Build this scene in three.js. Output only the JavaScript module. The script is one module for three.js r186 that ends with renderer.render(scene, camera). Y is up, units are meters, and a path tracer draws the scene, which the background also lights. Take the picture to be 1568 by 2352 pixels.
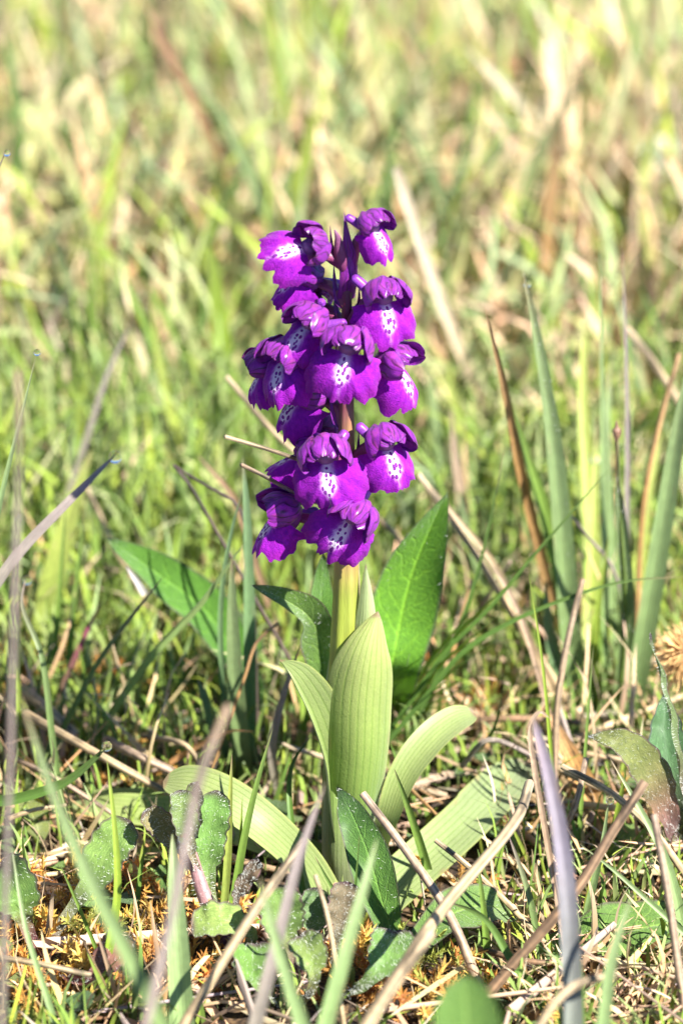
import * as THREE from 'three';
import { Sky } from 'three/addons/objects/Sky.js';
import { ImprovedNoise } from 'three/addons/math/ImprovedNoise.js';
import { mergeGeometries } from 'three/addons/utils/BufferGeometryUtils.js';

// ---------------------------------------------------------------- camera, sky, sun, exposure
const scene = new THREE.Scene();
const PITCH = 19 * Math.PI / 180, DIST = 0.74, VFOV = 17.74;
const camera = new THREE.PerspectiveCamera(VFOV, 682 / 1024, 0.02, 300);
const TARGET = new THREE.Vector3(-0.0016, 0.09, 0);
camera.position.set(TARGET.x, TARGET.y + DIST * Math.sin(PITCH), DIST * Math.cos(PITCH));
camera.lookAt(TARGET);
camera.focus = 0.735;
camera.userData.fStop = 12.5;
camera.updateMatrixWorld(true);
const renderer = new THREE.WebGLRenderer({ antialias: true });
renderer.setSize(682, 1024);
renderer.toneMapping = THREE.LinearToneMapping;
renderer.toneMappingExposure = 3.1;
renderer.shadowMap.enabled = true;
const SUN = new THREE.Vector3(0.52, 0.68, 0.52).normalize();
const sky = new Sky();
sky.name = 'sky';
sky.scale.setScalar(200);
sky.userData.kind = 'structure';
sky.material.uniforms.sunPosition.value.copy(SUN);
sky.material.uniforms.turbidity.value = 2.5;
sky.material.uniforms.rayleigh.value = 0.7;
sky.material.uniforms.mieCoefficient.value = 0.003;
scene.add(sky);
scene.environmentIntensity = 0.1;
const sun = new THREE.DirectionalLight(new THREE.Color(1, 0.955, 0.87), 5);
sun.position.copy(SUN).multiplyScalar(2);
sun.castShadow = true;
sun.shadow.mapSize.set(2048, 2048);
Object.assign(sun.shadow.camera, { left: -1, right: 1, top: 1, bottom: -1, near: 0.1, far: 6 });
scene.add(sun, sun.target);

// ---------------------------------------------------------------- helpers
const V = (x, y, z) => new THREE.Vector3(x, y, z);
let seed = 7;
const rnd = () => { seed = (seed + 0x6d2b79f5) | 0; let t = Math.imul(seed ^ (seed >>> 15), 1 | seed); t = (t + Math.imul(t ^ (t >>> 7), 61 | t)) ^ t; return ((t ^ (t >>> 14)) >>> 0) / 4294967296; };
const rr = (a, b) => a + (b - a) * rnd();
const pick = (l) => l[Math.floor(rnd() * l.length)];
const lerp = (a, b, t) => a + (b - a) * t, clamp = (x, a, b) => Math.min(b, Math.max(a, x));
const sstep = (a, b, x) => { const t = clamp((x - a) / (b - a), 0, 1); return t * t * (3 - 2 * t); };
const mix3 = (a, b, t) => [lerp(a[0], b[0], t), lerp(a[1], b[1], t), lerp(a[2], b[2], t)];
const pn = new ImprovedNoise();
const noise = (x, y, z = 0) => pn.noise(x + 31.7, y + 17.3, z + 5.1);
const fbm = (x, y, z = 0) => noise(x, y, z) * 0.55 + noise(x * 2.1, y * 2.1, z) * 0.28 + noise(x * 4.3, y * 4.3, z) * 0.17;
const groundY = (x, z) => 0.004 * noise(x * 14, z * 14) + 0.0022 * noise(x * 45, z * 45) - 0.001 + 0.02 * sstep(0.4, 3, Math.hypot(x, z)) * noise(x * 2, z * 2);

// a point of the photograph (1568 x 2352 measure) carried to the upright plane at distance z, or down to the ground
const TAN = Math.tan(VFOV / 2 * Math.PI / 180);
const right = V(1, 0, 0), upv = V(0, Math.cos(PITCH), -Math.sin(PITCH)), fwd = V(0, -Math.sin(PITCH), -Math.cos(PITCH));
const ray = (px, py) => fwd.clone().addScaledVector(right, (px - 784) / 1176 * TAN).addScaledVector(upv, (1176 - py) / 1176 * TAN);
const P = (px, py, z) => { const d = ray(px, py); return camera.position.clone().addScaledVector(d, (z - camera.position.z) / d.z); };
const PG = (px, py, h = 0) => { const d = ray(px, py); let p = camera.position.clone().addScaledVector(d, (h - camera.position.y) / d.y); for (let i = 0; i < 3; i++) p = camera.position.clone().addScaledVector(d, (h + groundY(p.x, p.z) - camera.position.y) / d.y); return p; };
const PX = (p) => 2 * TAN * camera.position.clone().sub(p).dot(fwd.clone().negate()) / 2352;   // metres per photo pixel there

const used = new Map();
function numbered(n) { const k = used.get(n) ?? 0; used.set(n, k + 1); return k ? n + '_' + String(k).padStart(3, '0') : n; }
function tag(o, label, category, group, kind) {
  if (label) o.userData.label = label;
  if (category) o.userData.category = category;
  if (group) o.userData.group = group;
  if (kind) o.userData.kind = kind;
  return o;
}
function thing(name, label, category, group) { const o = new THREE.Group(); o.name = numbered(name); scene.add(o); return tag(o, label, category, group); }
function part(name, geo, mat, parent) {
  const m = new THREE.Mesh(geo, mat);
  m.name = parent === scene ? numbered(name) : name;
  m.castShadow = m.receiveShadow = true;
  parent.add(m);
  return m;
}
function geoOf(pos, uv, col, idx) {
  const g = new THREE.BufferGeometry();
  g.setAttribute('position', new THREE.Float32BufferAttribute(pos, 3));
  g.setAttribute('uv', new THREE.Float32BufferAttribute(uv, 2));
  if (col) g.setAttribute('color', new THREE.Float32BufferAttribute(col, 3));
  g.setIndex(idx);
  g.computeVertexNormals();
  return g;
}
// a ribbon along a curve: blades, leaves, bracts. w in metres (full width), prof(t) 0..1, cup / fold lift the edges along the normal
function ribbon({ pts, w, n = 20, m = 4, prof = (t) => 1, cup = 0, fold = 0, face = V(0, 0.25, 1), face1 = null, twist = 0, col = () => [1, 1, 1], wave = 0, waveN = 5, uvLen = 1, edge = null }) {
  const c = new THREE.CatmullRomCurve3(pts, false, 'centripetal'), pos = [], uv = [], cl = [], idx = [];
  for (let i = 0; i <= n; i++) {
    const t = i / n, p = c.getPoint(t), T = c.getTangent(t);
    let f = face1 ? face.clone().lerp(face1, t) : face.clone();
    let W = T.clone().cross(f).normalize();
    if (twist) W.applyAxisAngle(T, twist * t);
    const N = W.clone().cross(T).normalize();
    const half = Math.max(w * prof(t) / 2, w * 0.006);
    const cu = typeof cup === 'function' ? cup(t) : cup;
    for (let j = 0; j <= m; j++) {
      const u = j / m * 2 - 1, e = edge ? edge(t, u) : 1;
      const q = p.clone().addScaledVector(W, u * half * e).addScaledVector(N, half * (cu * u * u + fold * Math.abs(u)) + (wave ? wave * Math.abs(u) * Math.sin(t * waveN * 6.28 + (u > 0 ? 1.3 : 0)) : 0));
      pos.push(q.x, q.y, q.z); uv.push(j / m, t * uvLen);
      const k = col(t, u); cl.push(k[0], k[1], k[2]);
    }
  }
  for (let i = 0; i < n; i++) for (let j = 0; j < m; j++) { const a = i * (m + 1) + j, b = a + m + 1; idx.push(a, a + 1, b, a + 1, b + 1, b); }
  return geoOf(pos, uv, cl, idx);
}
// a round tapering stalk
function stalk({ pts, r, n = 24, m = 8, col = () => [1, 1, 1], cap = true }) {
  const c = new THREE.CatmullRomCurve3(pts, false, 'centripetal'), fr = c.computeFrenetFrames(n, false), pos = [], uv = [], cl = [], idx = [];
  const R = typeof r === 'function' ? r : () => r;
  for (let i = 0; i <= n; i++) {
    const t = i / n, p = c.getPointAt(t);
    for (let j = 0; j <= m; j++) {
      const a = j / m * Math.PI * 2, rad = R(t, a);
      const q = p.clone().addScaledVector(fr.normals[i], Math.cos(a) * rad).addScaledVector(fr.binormals[i], Math.sin(a) * rad);
      pos.push(q.x, q.y, q.z); uv.push(j / m, t); const k = col(t, a); cl.push(...k);
    }
  }
  for (let i = 0; i < n; i++) for (let j = 0; j < m; j++) { const a = i * (m + 1) + j, b = a + m + 1; idx.push(a, b, a + 1, a + 1, b, b + 1); }
  if (cap) for (const [row, t] of [[0, 0], [n, 1]]) { const p = c.getPointAt(t), k = pos.length / 3; pos.push(p.x, p.y, p.z); uv.push(0.5, t); cl.push(...col(t, 0)); for (let j = 0; j < m; j++) { const a = row * (m + 1) + j; if (row) idx.push(a, k, a + 1); else idx.push(a, a + 1, k); } }
  return geoOf(pos, uv, cl, idx);
}
// ---------------------------------------------------------------- textures (colour, grain and relief only)
function tex(w, h, f, srgb = true) {
  const c = document.createElement('canvas'); c.width = w; c.height = h;
  const x = c.getContext('2d'), d = x.createImageData(w, h);
  for (let j = 0; j < h; j++) for (let i = 0; i < w; i++) { const k = f(i / w, 1 - (j + 0.5) / h), o = (j * w + i) * 4; d.data[o] = k[0]; d.data[o + 1] = k[1]; d.data[o + 2] = k[2]; d.data[o + 3] = 255; }
  x.putImageData(d, 0, 0);
  const t = new THREE.CanvasTexture(c); t.wrapS = t.wrapT = THREE.RepeatWrapping; if (srgb) t.colorSpace = THREE.SRGBColorSpace;
  return t;
}
const g1 = (v) => [clamp(v, 0, 255), clamp(v, 0, 255), clamp(v, 0, 255)];
const grassTex = tex(64, 256, (u, v) => { const s = 0.5 + 0.5 * Math.sin(u * 6.28 * 7), mid = Math.exp(-(((u - 0.5) / 0.05) ** 2)); const n = noise(u * 30, v * 14); return g1(208 + 26 * s + 18 * n - 22 * mid + 14 * noise(u * 3, v * 40)); });
const strawTex = tex(64, 256, (u, v) => { const s = Math.sin(u * 6.28 * 5 + 2 * noise(u * 3, v * 4)); const n = noise(u * 14, v * 10) + 0.7 * noise(u * 22, v * 3); const b = 206 + 24 * s + 46 * n + 24 * noise(u * 2, v * 60) - 60 * sstep(0.25, 0.5, noise(u * 3, v * 7)); return [clamp(b, 0, 255), clamp(b - 4 - 6 * n, 0, 255), clamp(b - 10 - 8 * n, 0, 255)]; });
const parTex = tex(256, 512, (u, v) => {
  const k = 9, s = Math.abs(((u * k + 0.5) % 1) - 0.5) * 2, vein = Math.exp(-((s / 0.22) ** 2)) * (0.7 + 0.5 * noise(Math.floor(u * k + 0.5) * 3.1, v * 3));
  const cross = Math.exp(-((Math.abs(((v * 46 + 1.5 * noise(u * 12, v * 20)) % 1) - 0.5) / 0.12) ** 2)) * 0.16, n = fbm(u * 40, v * 80), sp = noise(u * 120, v * 240) > 0.42 ? 1 : 0;
  return [clamp(232 - 44 * vein - 20 * cross + 18 * n + 26 * sp, 0, 255), clamp(234 - 27 * vein - 14 * cross + 16 * n + 22 * sp, 0, 255), clamp(222 - 74 * vein - 40 * cross + 18 * n + 30 * sp, 0, 255)];
});
const parBump = tex(256, 512, (u, v) => { const s = Math.abs(((u * 9 + 0.5) % 1) - 0.5) * 2; return g1(150 - 55 * Math.exp(-((s / 0.3) ** 2)) + 50 * noise(u * 90, v * 170) + 20 * noise(u * 30, v * 60)); }, false);
const netF = (u, v) => {
  const x = Math.abs(u - 0.5) * 2, mid = Math.exp(-((x / 0.05) ** 2)), q = v * 9 - x * 1.7 + 0.5 * noise(u * 5, v * 6), s = Math.abs((q % 1 + 1) % 1 - 0.5) * 2, side = Math.exp(-(((1 - s) / 0.09) ** 2));
  const r = noise(u * 26, v * 44), net = Math.exp(-((r / 0.1) ** 2));
  return [mid, side, net];
};
const netTex = tex(256, 512, (u, v) => { const [m, s, e] = netF(u, v), n = fbm(u * 20, v * 34); return [clamp(182 + 70 * m + 44 * s + 16 * e + 44 * n, 0, 255), clamp(196 + 56 * m + 34 * s + 14 * e + 36 * n, 0, 255), clamp(172 + 66 * m + 40 * s + 12 * e + 30 * n, 0, 255)]; });
const netBump = tex(256, 512, (u, v) => { const [m, s, e] = netF(u, v); return g1(170 - 90 * m - 50 * s - 34 * e + 30 * noise(u * 60, v * 100)); }, false);
const herbTex = tex(256, 256, (u, v) => { const n = fbm(u * 12, v * 14), h = noise(u * 60, v * 24) > 0.3 ? 38 : 0; return [clamp(196 + 40 * n + h, 0, 255), clamp(204 + 30 * n + h, 0, 255), clamp(190 + 40 * n + h, 0, 255)]; });
const grain = tex(256, 256, (u, v) => g1(128 + 90 * noise(u * 100, v * 100) + 50 * noise(u * 40, v * 40)), false);
const soilTex = tex(512, 512, (u, v) => { const n = fbm(u * 16, v * 16), f = noise(u * 110, v * 110), k = noise(u * 40, v * 12); return [clamp(62 + 60 * n + 36 * f + 34 * k, 14, 235), clamp(46 + 48 * n + 32 * f + 28 * k, 10, 215), clamp(30 + 32 * n + 24 * f + 18 * k, 6, 180)]; });

// the lip of the flower: violet with a white, purple-dotted centre
function lipTex(s) {
  const dots = [];
  const r0 = seed; seed = s * 91 + 3;
  const rows = [[-1.4, 1], [-2.4, 2], [-3.4, 2], [-4.4, 3], [-5.4, 2], [-6.2, 1]];
  for (const [y, k] of rows) for (let i = 0; i < k; i++) dots.push([(i - (k - 1) / 2) * rr(1.0, 1.35) + rr(-0.3, 0.3), y + rr(-0.4, 0.4), rr(0.22, 0.36), rr(0.8, 1.7)]);
  seed = r0;
  return tex(512, 384, (u, v) => {
    const x = (u - 0.5) * 20, y = v * 13.5 - 10.5, ph = Math.atan2(x, -y), r = Math.hypot(x, y);
    const streak = noise(ph * 16, r * 0.8, s), n = fbm(x * 1.2, y * 1.2, s * 2), fine = noise(x * 9, y * 9);
    const hw = lerp(1.0, 1.75, sstep(0.4, -4.2, y)) * (1 - 0.98 * sstep(-4.6, -7.2, y)) + 0.35 * streak + 0.3 * n;
    const white = 1 - sstep(hw - 0.95, hw + 0.75, Math.abs(x + 0.2 * n)), halo = 1 - sstep(hw, hw + 2.4, Math.abs(x));
    let c = [148 + 26 * n + 14 * fine + 20 * streak, 16 + 8 * n + 10 * streak, 174 + 24 * n + 12 * fine + 10 * streak];
    c = mix3(c, [168, 60, 200], 0.35 * halo);
    c = mix3(c, [240, 222, 246], white * (y < 1.2 ? 1 : 0.3));
    const e = sstep(7.2, 9.2, r); c = mix3(c, [136, 10, 140], 0.5 * e);
    for (const [dx, dy, rad, ov] of dots) { const d = Math.hypot((x - dx) / rad, (y - dy) / (rad * ov)); if (d < 1.4) { const k = 1 - sstep(0.8, 1.25, d); c = mix3(c, d < 0.5 ? [140, 40, 160] : [104, 14, 132], k * 0.92); } }
    return c.map((q) => clamp(q, 0, 255));
  });
}
const LIPT = [1, 2, 3, 4].map(lipTex);
function sepTex(s) {
  return tex(256, 256, (u, v) => {
    const k = 4, q = u * k + 0.9 * noise(u * 4, v * 3, s), d = Math.abs((q % 1 + 1) % 1 - 0.5) * 2, vein = Math.exp(-(((1 - d) / 0.2) ** 2)) * (0.85 + 0.6 * noise(u * 9, v * 5, s));
    const n = fbm(u * 7, v * 7, s), f = noise(u * 60, v * 60, s), pale = sstep(0.1, 0.5, fbm(u * 4, v * 3, s + 4) + 0.15);
    let c = [148 + 42 * n + 28 * f, 34 + 26 * n + 14 * f, 172 + 36 * n + 26 * f];
    c = mix3(c, [176, 66, 132], 0.45 * pale);
    c = mix3(c, [128, 30, 96], 0.5 * (1 - sstep(0.0, 0.4, v)));
    c = mix3(c, [62, 6, 62], clamp(vein, 0, 1) * 0.85);
    c = mix3(c, [112, 20, 150], 0.5 * sstep(0.84, 1, Math.abs(u * 2 - 1)));
    return c.map((x) => clamp(x, 0, 255));
  });
}
const SEPT = [1, 2].map(sepTex);

// ---------------------------------------------------------------- materials
const DS = THREE.DoubleSide;
const phys = (o) => new THREE.MeshPhysicalMaterial({ side: DS, ...o });
const M = {
  blade: phys({ map: grassTex, vertexColors: true, specularIntensity: 0.6, roughness: 0.92, transmission: 0.2, clearcoat: 0.22, clearcoatRoughness: 0.38 }),
  dry: phys({ map: strawTex, vertexColors: true, roughness: 0.85, transmission: 0.12, clearcoat: 0.12, clearcoatRoughness: 0.4 }),
  far: phys({ vertexColors: true, specularIntensity: 0.8, roughness: 0.9, transmission: 0.16 }),
  farDry: phys({ vertexColors: true, roughness: 0.85, transmission: 0.15 }),
  orchidLeaf: phys({ map: parTex, bumpMap: parBump, bumpScale: 0.00022, vertexColors: true, roughness: 0.9, transmission: 0.28, clearcoat: 0.4, clearcoatRoughness: 0.42 }),
  broad: phys({ map: netTex, bumpMap: netBump, bumpScale: 0.0007, vertexColors: true, specularIntensity: 0.6, roughness: 0.92, transmission: 0.32, clearcoat: 0.2, clearcoatRoughness: 0.4 }),
  herb: phys({ map: herbTex, bumpMap: grain, bumpScale: 0.0002, vertexColors: true, specularIntensity: 0.6, roughness: 0.92, transmission: 0.2, clearcoat: 0.15, clearcoatRoughness: 0.4 }),
  stem: phys({ map: grassTex, vertexColors: true, roughness: 0.55, clearcoat: 0.4, clearcoatRoughness: 0.35, bumpMap: grain, bumpScale: 0.0001 }),
  lip: LIPT.map((map) => phys({ map, specularIntensity: 0.35, roughness: 0.92, transmission: 0.36, bumpMap: grain, bumpScale: 0.0003, })),
  sepal: SEPT.map((map) => phys({ map, specularIntensity: 0.4, roughness: 0.9, transmission: 0.2, clearcoat: 0.5, clearcoatRoughness: 0.28, bumpMap: grain, bumpScale: 0.0005 })),
  flesh: phys({ vertexColors: true, roughness: 0.6, clearcoat: 0.5, clearcoatRoughness: 0.35, bumpMap: grain, bumpScale: 0.00025 }),
  hair: phys({ color: new THREE.Color(0.7, 0.72, 0.66), roughness: 0.6, transmission: 0 }),
  moss: phys({ vertexColors: true, roughness: 0.8, transmission: 0.25, clearcoat: 0.3, clearcoatRoughness: 0.3 }),
  soil: new THREE.MeshStandardMaterial({ map: soilTex, roughness: 0.95, bumpMap: grain, bumpScale: 0.002 }),
  dew: phys({ color: 0xffffff, roughness: 0.03, transmission: 1, thickness: 0.003, ior: 1.33 }),
};
const C = {
  green: [[0.15, 0.27, 0.03], [0.2, 0.33, 0.045], [0.18, 0.27, 0.06]],
  blue: [[0.12, 0.22, 0.07], [0.16, 0.27, 0.11], [0.17, 0.26, 0.13]],
  glauc: [[0.2, 0.31, 0.09], [0.26, 0.37, 0.14], [0.28, 0.36, 0.16]],
  lime: [[0.24, 0.37, 0.03], [0.3, 0.43, 0.035], [0.28, 0.36, 0.06]],
  deep: [[0.08, 0.17, 0.02], [0.1, 0.2, 0.025], [0.11, 0.17, 0.04]],
  yellow: [[0.26, 0.35, 0.06], [0.37, 0.44, 0.08], [0.36, 0.4, 0.1]],
  tan: [[0.44, 0.32, 0.17], [0.6, 0.46, 0.27], [0.56, 0.44, 0.29]],
  pink: [[0.46, 0.31, 0.2], [0.57, 0.42, 0.3], [0.52, 0.39, 0.3]],
  brown: [[0.24, 0.15, 0.08], [0.34, 0.21, 0.12], [0.37, 0.25, 0.16]],
  dark: [[0.09, 0.06, 0.045], [0.12, 0.08, 0.07], [0.1, 0.07, 0.06]],
  lilac: [[0.28, 0.26, 0.17], [0.35, 0.29, 0.26], [0.37, 0.3, 0.29]],
  orange: [[0.42, 0.27, 0.1], [0.62, 0.34, 0.11], [0.6, 0.38, 0.2]],
  magenta: [[0.14, 0.18, 0.05], [0.34, 0.07, 0.13], [0.34, 0.08, 0.15]],
  purpletip: [[0.15, 0.25, 0.05], [0.18, 0.26, 0.08], [0.28, 0.19, 0.19]],
};
const ramp = (c, t) => { const [a, b, d] = C[c] ?? c; return t < 0.5 ? mix3(a, b, t * 2) : mix3(b, d, t * 2 - 1); };

// ---------------------------------------------------------------- ground
{
  const N = 260, s = (k) => { const t = k / N * 2 - 1; return Math.sign(t) * (Math.sinh(Math.abs(t) * 7.2) / Math.sinh(7.2)) * 90; };
  const pos = [], uv = [], idx = [];
  for (let i = 0; i <= N; i++) for (let j = 0; j <= N; j++) { const x = s(j), z = s(i) - 0.15; pos.push(x, groundY(x, z) - 0.0015, z); uv.push(x / 0.12, z / 0.12); }
  for (let i = 0; i < N; i++) for (let j = 0; j < N; j++) { const a = i * (N + 1) + j, b = a + N + 1; idx.push(a, b, a + 1, a + 1, b, b + 1); }
  tag(part('ground', geoOf(pos, uv, null, idx), M.soil, scene), 'brown soil and litter under the meadow', null, null, 'structure');
}

// ---------------------------------------------------------------- uncountable cover: grass, litter, moss, small herbs
const dewSpots = [], tipOf = [0.05, 0.18, 0.35, 0.6, 0.95, 0.25].map((b) => V(0, 1 - b * 0.28, b * 0.95));
function scatter(name, label, category, geos, mat, count, place, dew = 0) {
  const root = thing(name, label, category); root.userData.kind = 'stuff';
  const lists = geos.map(() => []);
  for (let i = 0; i < count; i++) { const p = place(i); if (p) lists[Math.floor(rnd() * geos.length)].push(p); }
  const q = new THREE.Quaternion(), m = new THREE.Matrix4(), k = new THREE.Color();
  geos.forEach((g, gi) => {
    const L = lists[gi]; if (!L.length) return;
    const im = new THREE.InstancedMesh(g, mat, L.length);
    im.name = name + '_patch'; im.castShadow = im.receiveShadow = true; im.userData.kind = 'stuff';
    L.forEach((p, i) => { q.setFromEuler(new THREE.Euler(p.tx ?? 0, p.ry, p.tz ?? 0, 'YXZ')); m.compose(p.p, q, p.s); im.setMatrixAt(i, m); if (dew && rnd() < dew) dewSpots.push(tipOf[gi].clone().applyMatrix4(m)); im.setColorAt(i, k.setRGB(...p.c)); });
    root.add(im);
  });
  return root;
}
// blades of unit height and unit width, each bent another way
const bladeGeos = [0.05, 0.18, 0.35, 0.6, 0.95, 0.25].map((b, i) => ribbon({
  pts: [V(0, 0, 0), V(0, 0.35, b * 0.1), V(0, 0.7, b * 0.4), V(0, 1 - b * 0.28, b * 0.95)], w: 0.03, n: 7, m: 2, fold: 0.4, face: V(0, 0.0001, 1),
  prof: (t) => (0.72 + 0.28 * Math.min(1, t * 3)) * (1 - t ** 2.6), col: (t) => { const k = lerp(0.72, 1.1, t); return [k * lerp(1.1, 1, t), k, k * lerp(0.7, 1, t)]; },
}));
bladeGeos.forEach((g) => g.scale(1 / 0.03, 1, 1));
// the ribbons are one unit wide and one high: width is set per copy through the x scale
const strawGeos = [0, 0.15, 0.4].map((b) => stalk({ pts: [V(0, 0, 0), V(b * 0.1, 0.4, 0), V(0, 0.75, b * 0.15), V(b * 0.2, 1, b * 0.4)], r: (t) => 0.5 * (1 - 0.4 * t), n: 5, m: 5, cap: false, col: (t) => { const k = 0.9 + 0.15 * Math.sin(t * 9); return [k, k, k]; } }));
const GREENS = [[0.12, 0.21, 0.03], [0.19, 0.29, 0.04], [0.18, 0.26, 0.07], [0.28, 0.37, 0.05], [0.24, 0.31, 0.12], [0.32, 0.37, 0.17], [0.08, 0.14, 0.03], [0.38, 0.4, 0.16], [0.42, 0.43, 0.22], [0.27, 0.35, 0.18]];
const TANS = [[0.62, 0.46, 0.3], [0.56, 0.39, 0.26], [0.68, 0.54, 0.38], [0.46, 0.29, 0.18], [0.6, 0.37, 0.22], [0.52, 0.43, 0.26], [0.36, 0.26, 0.19]];
const jit = (c, a = 0.15) => { const k = 1 + rr(-a, a); return [c[0] * k * (1 + rr(-0.08, 0.08)), c[1] * k, c[2] * k * (1 + rr(-0.15, 0.15))]; };
const mossAt = (x, z) => fbm(x * 22 + 3, z * 22, 5) + 0.5 * sstep(0.05, 0.018, Math.hypot((x + 0.06) * 1.1, z - 0.034)) - (x > -0.02 ? 0.09 : 0);
const clearOf = (x, z) => Math.hypot(x / 1.2, z - 0.0) < 0.016;                       // the orchid's own foot
// 1. thin young grass between and just behind the plants
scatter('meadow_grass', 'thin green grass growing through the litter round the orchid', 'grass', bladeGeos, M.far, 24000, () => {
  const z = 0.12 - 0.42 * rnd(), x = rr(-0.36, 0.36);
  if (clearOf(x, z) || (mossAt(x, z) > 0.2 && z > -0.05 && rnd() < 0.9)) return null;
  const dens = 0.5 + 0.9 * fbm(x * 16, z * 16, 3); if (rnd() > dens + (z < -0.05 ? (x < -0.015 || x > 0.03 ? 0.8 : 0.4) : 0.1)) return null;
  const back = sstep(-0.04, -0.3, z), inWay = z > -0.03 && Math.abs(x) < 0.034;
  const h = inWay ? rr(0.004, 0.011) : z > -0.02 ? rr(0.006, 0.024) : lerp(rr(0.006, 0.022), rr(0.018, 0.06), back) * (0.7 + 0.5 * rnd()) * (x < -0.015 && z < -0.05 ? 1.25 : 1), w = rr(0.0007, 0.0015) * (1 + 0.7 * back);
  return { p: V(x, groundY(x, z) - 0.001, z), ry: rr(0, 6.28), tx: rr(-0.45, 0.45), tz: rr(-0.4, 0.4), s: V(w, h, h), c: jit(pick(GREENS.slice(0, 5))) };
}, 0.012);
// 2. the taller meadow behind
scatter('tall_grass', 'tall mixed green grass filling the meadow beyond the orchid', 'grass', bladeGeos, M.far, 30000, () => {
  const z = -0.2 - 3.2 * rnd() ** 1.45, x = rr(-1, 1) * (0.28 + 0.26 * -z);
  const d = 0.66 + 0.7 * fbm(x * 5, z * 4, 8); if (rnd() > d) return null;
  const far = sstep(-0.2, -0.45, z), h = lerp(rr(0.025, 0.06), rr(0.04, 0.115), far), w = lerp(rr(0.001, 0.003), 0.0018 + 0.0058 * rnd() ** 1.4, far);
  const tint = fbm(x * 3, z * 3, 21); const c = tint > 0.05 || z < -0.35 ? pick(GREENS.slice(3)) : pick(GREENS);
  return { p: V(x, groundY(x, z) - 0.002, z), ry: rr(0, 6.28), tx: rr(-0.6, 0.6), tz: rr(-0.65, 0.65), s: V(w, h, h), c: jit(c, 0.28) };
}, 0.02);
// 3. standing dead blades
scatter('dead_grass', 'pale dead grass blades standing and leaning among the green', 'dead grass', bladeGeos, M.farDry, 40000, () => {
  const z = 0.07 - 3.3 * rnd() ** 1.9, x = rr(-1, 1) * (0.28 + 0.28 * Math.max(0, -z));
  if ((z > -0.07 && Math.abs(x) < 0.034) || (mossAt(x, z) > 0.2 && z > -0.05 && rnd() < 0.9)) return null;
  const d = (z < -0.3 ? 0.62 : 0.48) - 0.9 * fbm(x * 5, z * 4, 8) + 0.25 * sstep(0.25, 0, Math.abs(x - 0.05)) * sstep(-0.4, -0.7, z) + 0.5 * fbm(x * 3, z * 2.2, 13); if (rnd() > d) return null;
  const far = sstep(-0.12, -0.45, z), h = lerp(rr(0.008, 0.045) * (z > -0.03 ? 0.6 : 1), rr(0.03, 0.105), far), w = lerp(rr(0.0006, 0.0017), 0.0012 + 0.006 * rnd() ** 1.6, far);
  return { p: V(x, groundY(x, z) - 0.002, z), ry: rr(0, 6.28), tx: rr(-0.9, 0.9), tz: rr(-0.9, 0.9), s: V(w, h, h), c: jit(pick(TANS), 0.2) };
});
// 4. flat litter
scatter('dry_litter', 'flattened pale straw and dead stems lying on the soil', 'litter', [...strawGeos, ...bladeGeos.slice(0, 4)], M.farDry, 12000, () => {
  const z = 0.16 - 1.7 * rnd() ** 1.7, x = rr(-1, 1) * (0.22 + 0.4 * Math.max(0, 0.1 - z));
  if (clearOf(x, z)) return null;
  if (mossAt(x, z) > 0.17 && z > -0.15 && rnd() < 0.93) return null;
  if (z > -0.4 && rnd() > 0.62 + 1.1 * fbm(x * 13, z * 13, 41)) return null;
  const l = rr(0.008, 0.06) * (z < -0.4 ? 1.5 : 1), w = (0.0004 + 0.0024 * rnd() ** 2.2) * (z < -0.4 ? 1.8 : 1);
  return { p: V(x, groundY(x, z) + rr(-0.001, 0.006), z), ry: rr(0, 6.28), tx: 1.57 + rr(-0.22, 0.12), tz: 0, s: V(w, l, w * 1.0), c: jit(rnd() < 0.22 ? pick([[0.2, 0.11, 0.06], [0.3, 0.2, 0.14], [0.34, 0.28, 0.26]]) : pick(TANS), 0.25) };
});
// 5. golden moss
const mossGeos = [0.3, 0.8].map((lean) => {
  const L = [];
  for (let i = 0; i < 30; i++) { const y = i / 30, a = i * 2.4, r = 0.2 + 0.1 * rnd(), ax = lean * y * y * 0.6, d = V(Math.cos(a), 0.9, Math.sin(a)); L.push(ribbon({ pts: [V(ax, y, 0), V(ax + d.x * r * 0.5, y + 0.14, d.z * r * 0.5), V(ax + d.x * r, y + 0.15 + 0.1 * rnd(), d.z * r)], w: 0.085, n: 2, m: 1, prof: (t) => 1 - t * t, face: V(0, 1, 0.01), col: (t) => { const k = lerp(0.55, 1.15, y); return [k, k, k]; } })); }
  return mergeGeometries(L);
});
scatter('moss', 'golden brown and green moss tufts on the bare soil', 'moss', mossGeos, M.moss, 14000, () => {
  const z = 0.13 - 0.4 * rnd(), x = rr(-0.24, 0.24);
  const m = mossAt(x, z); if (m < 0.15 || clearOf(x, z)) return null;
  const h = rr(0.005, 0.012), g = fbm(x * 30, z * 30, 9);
  return { p: V(x, groundY(x, z) - 0.001, z), ry: rr(0, 6.28), tx: rr(-1, 1), tz: rr(-1, 1), s: V(h * 0.8, h, h * 0.8), c: jit(g > 0.12 ? [0.3, 0.32, 0.05] : pick([[0.6, 0.32, 0.06], [0.52, 0.22, 0.04], [0.62, 0.42, 0.09]]), 0.2) };
});
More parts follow.
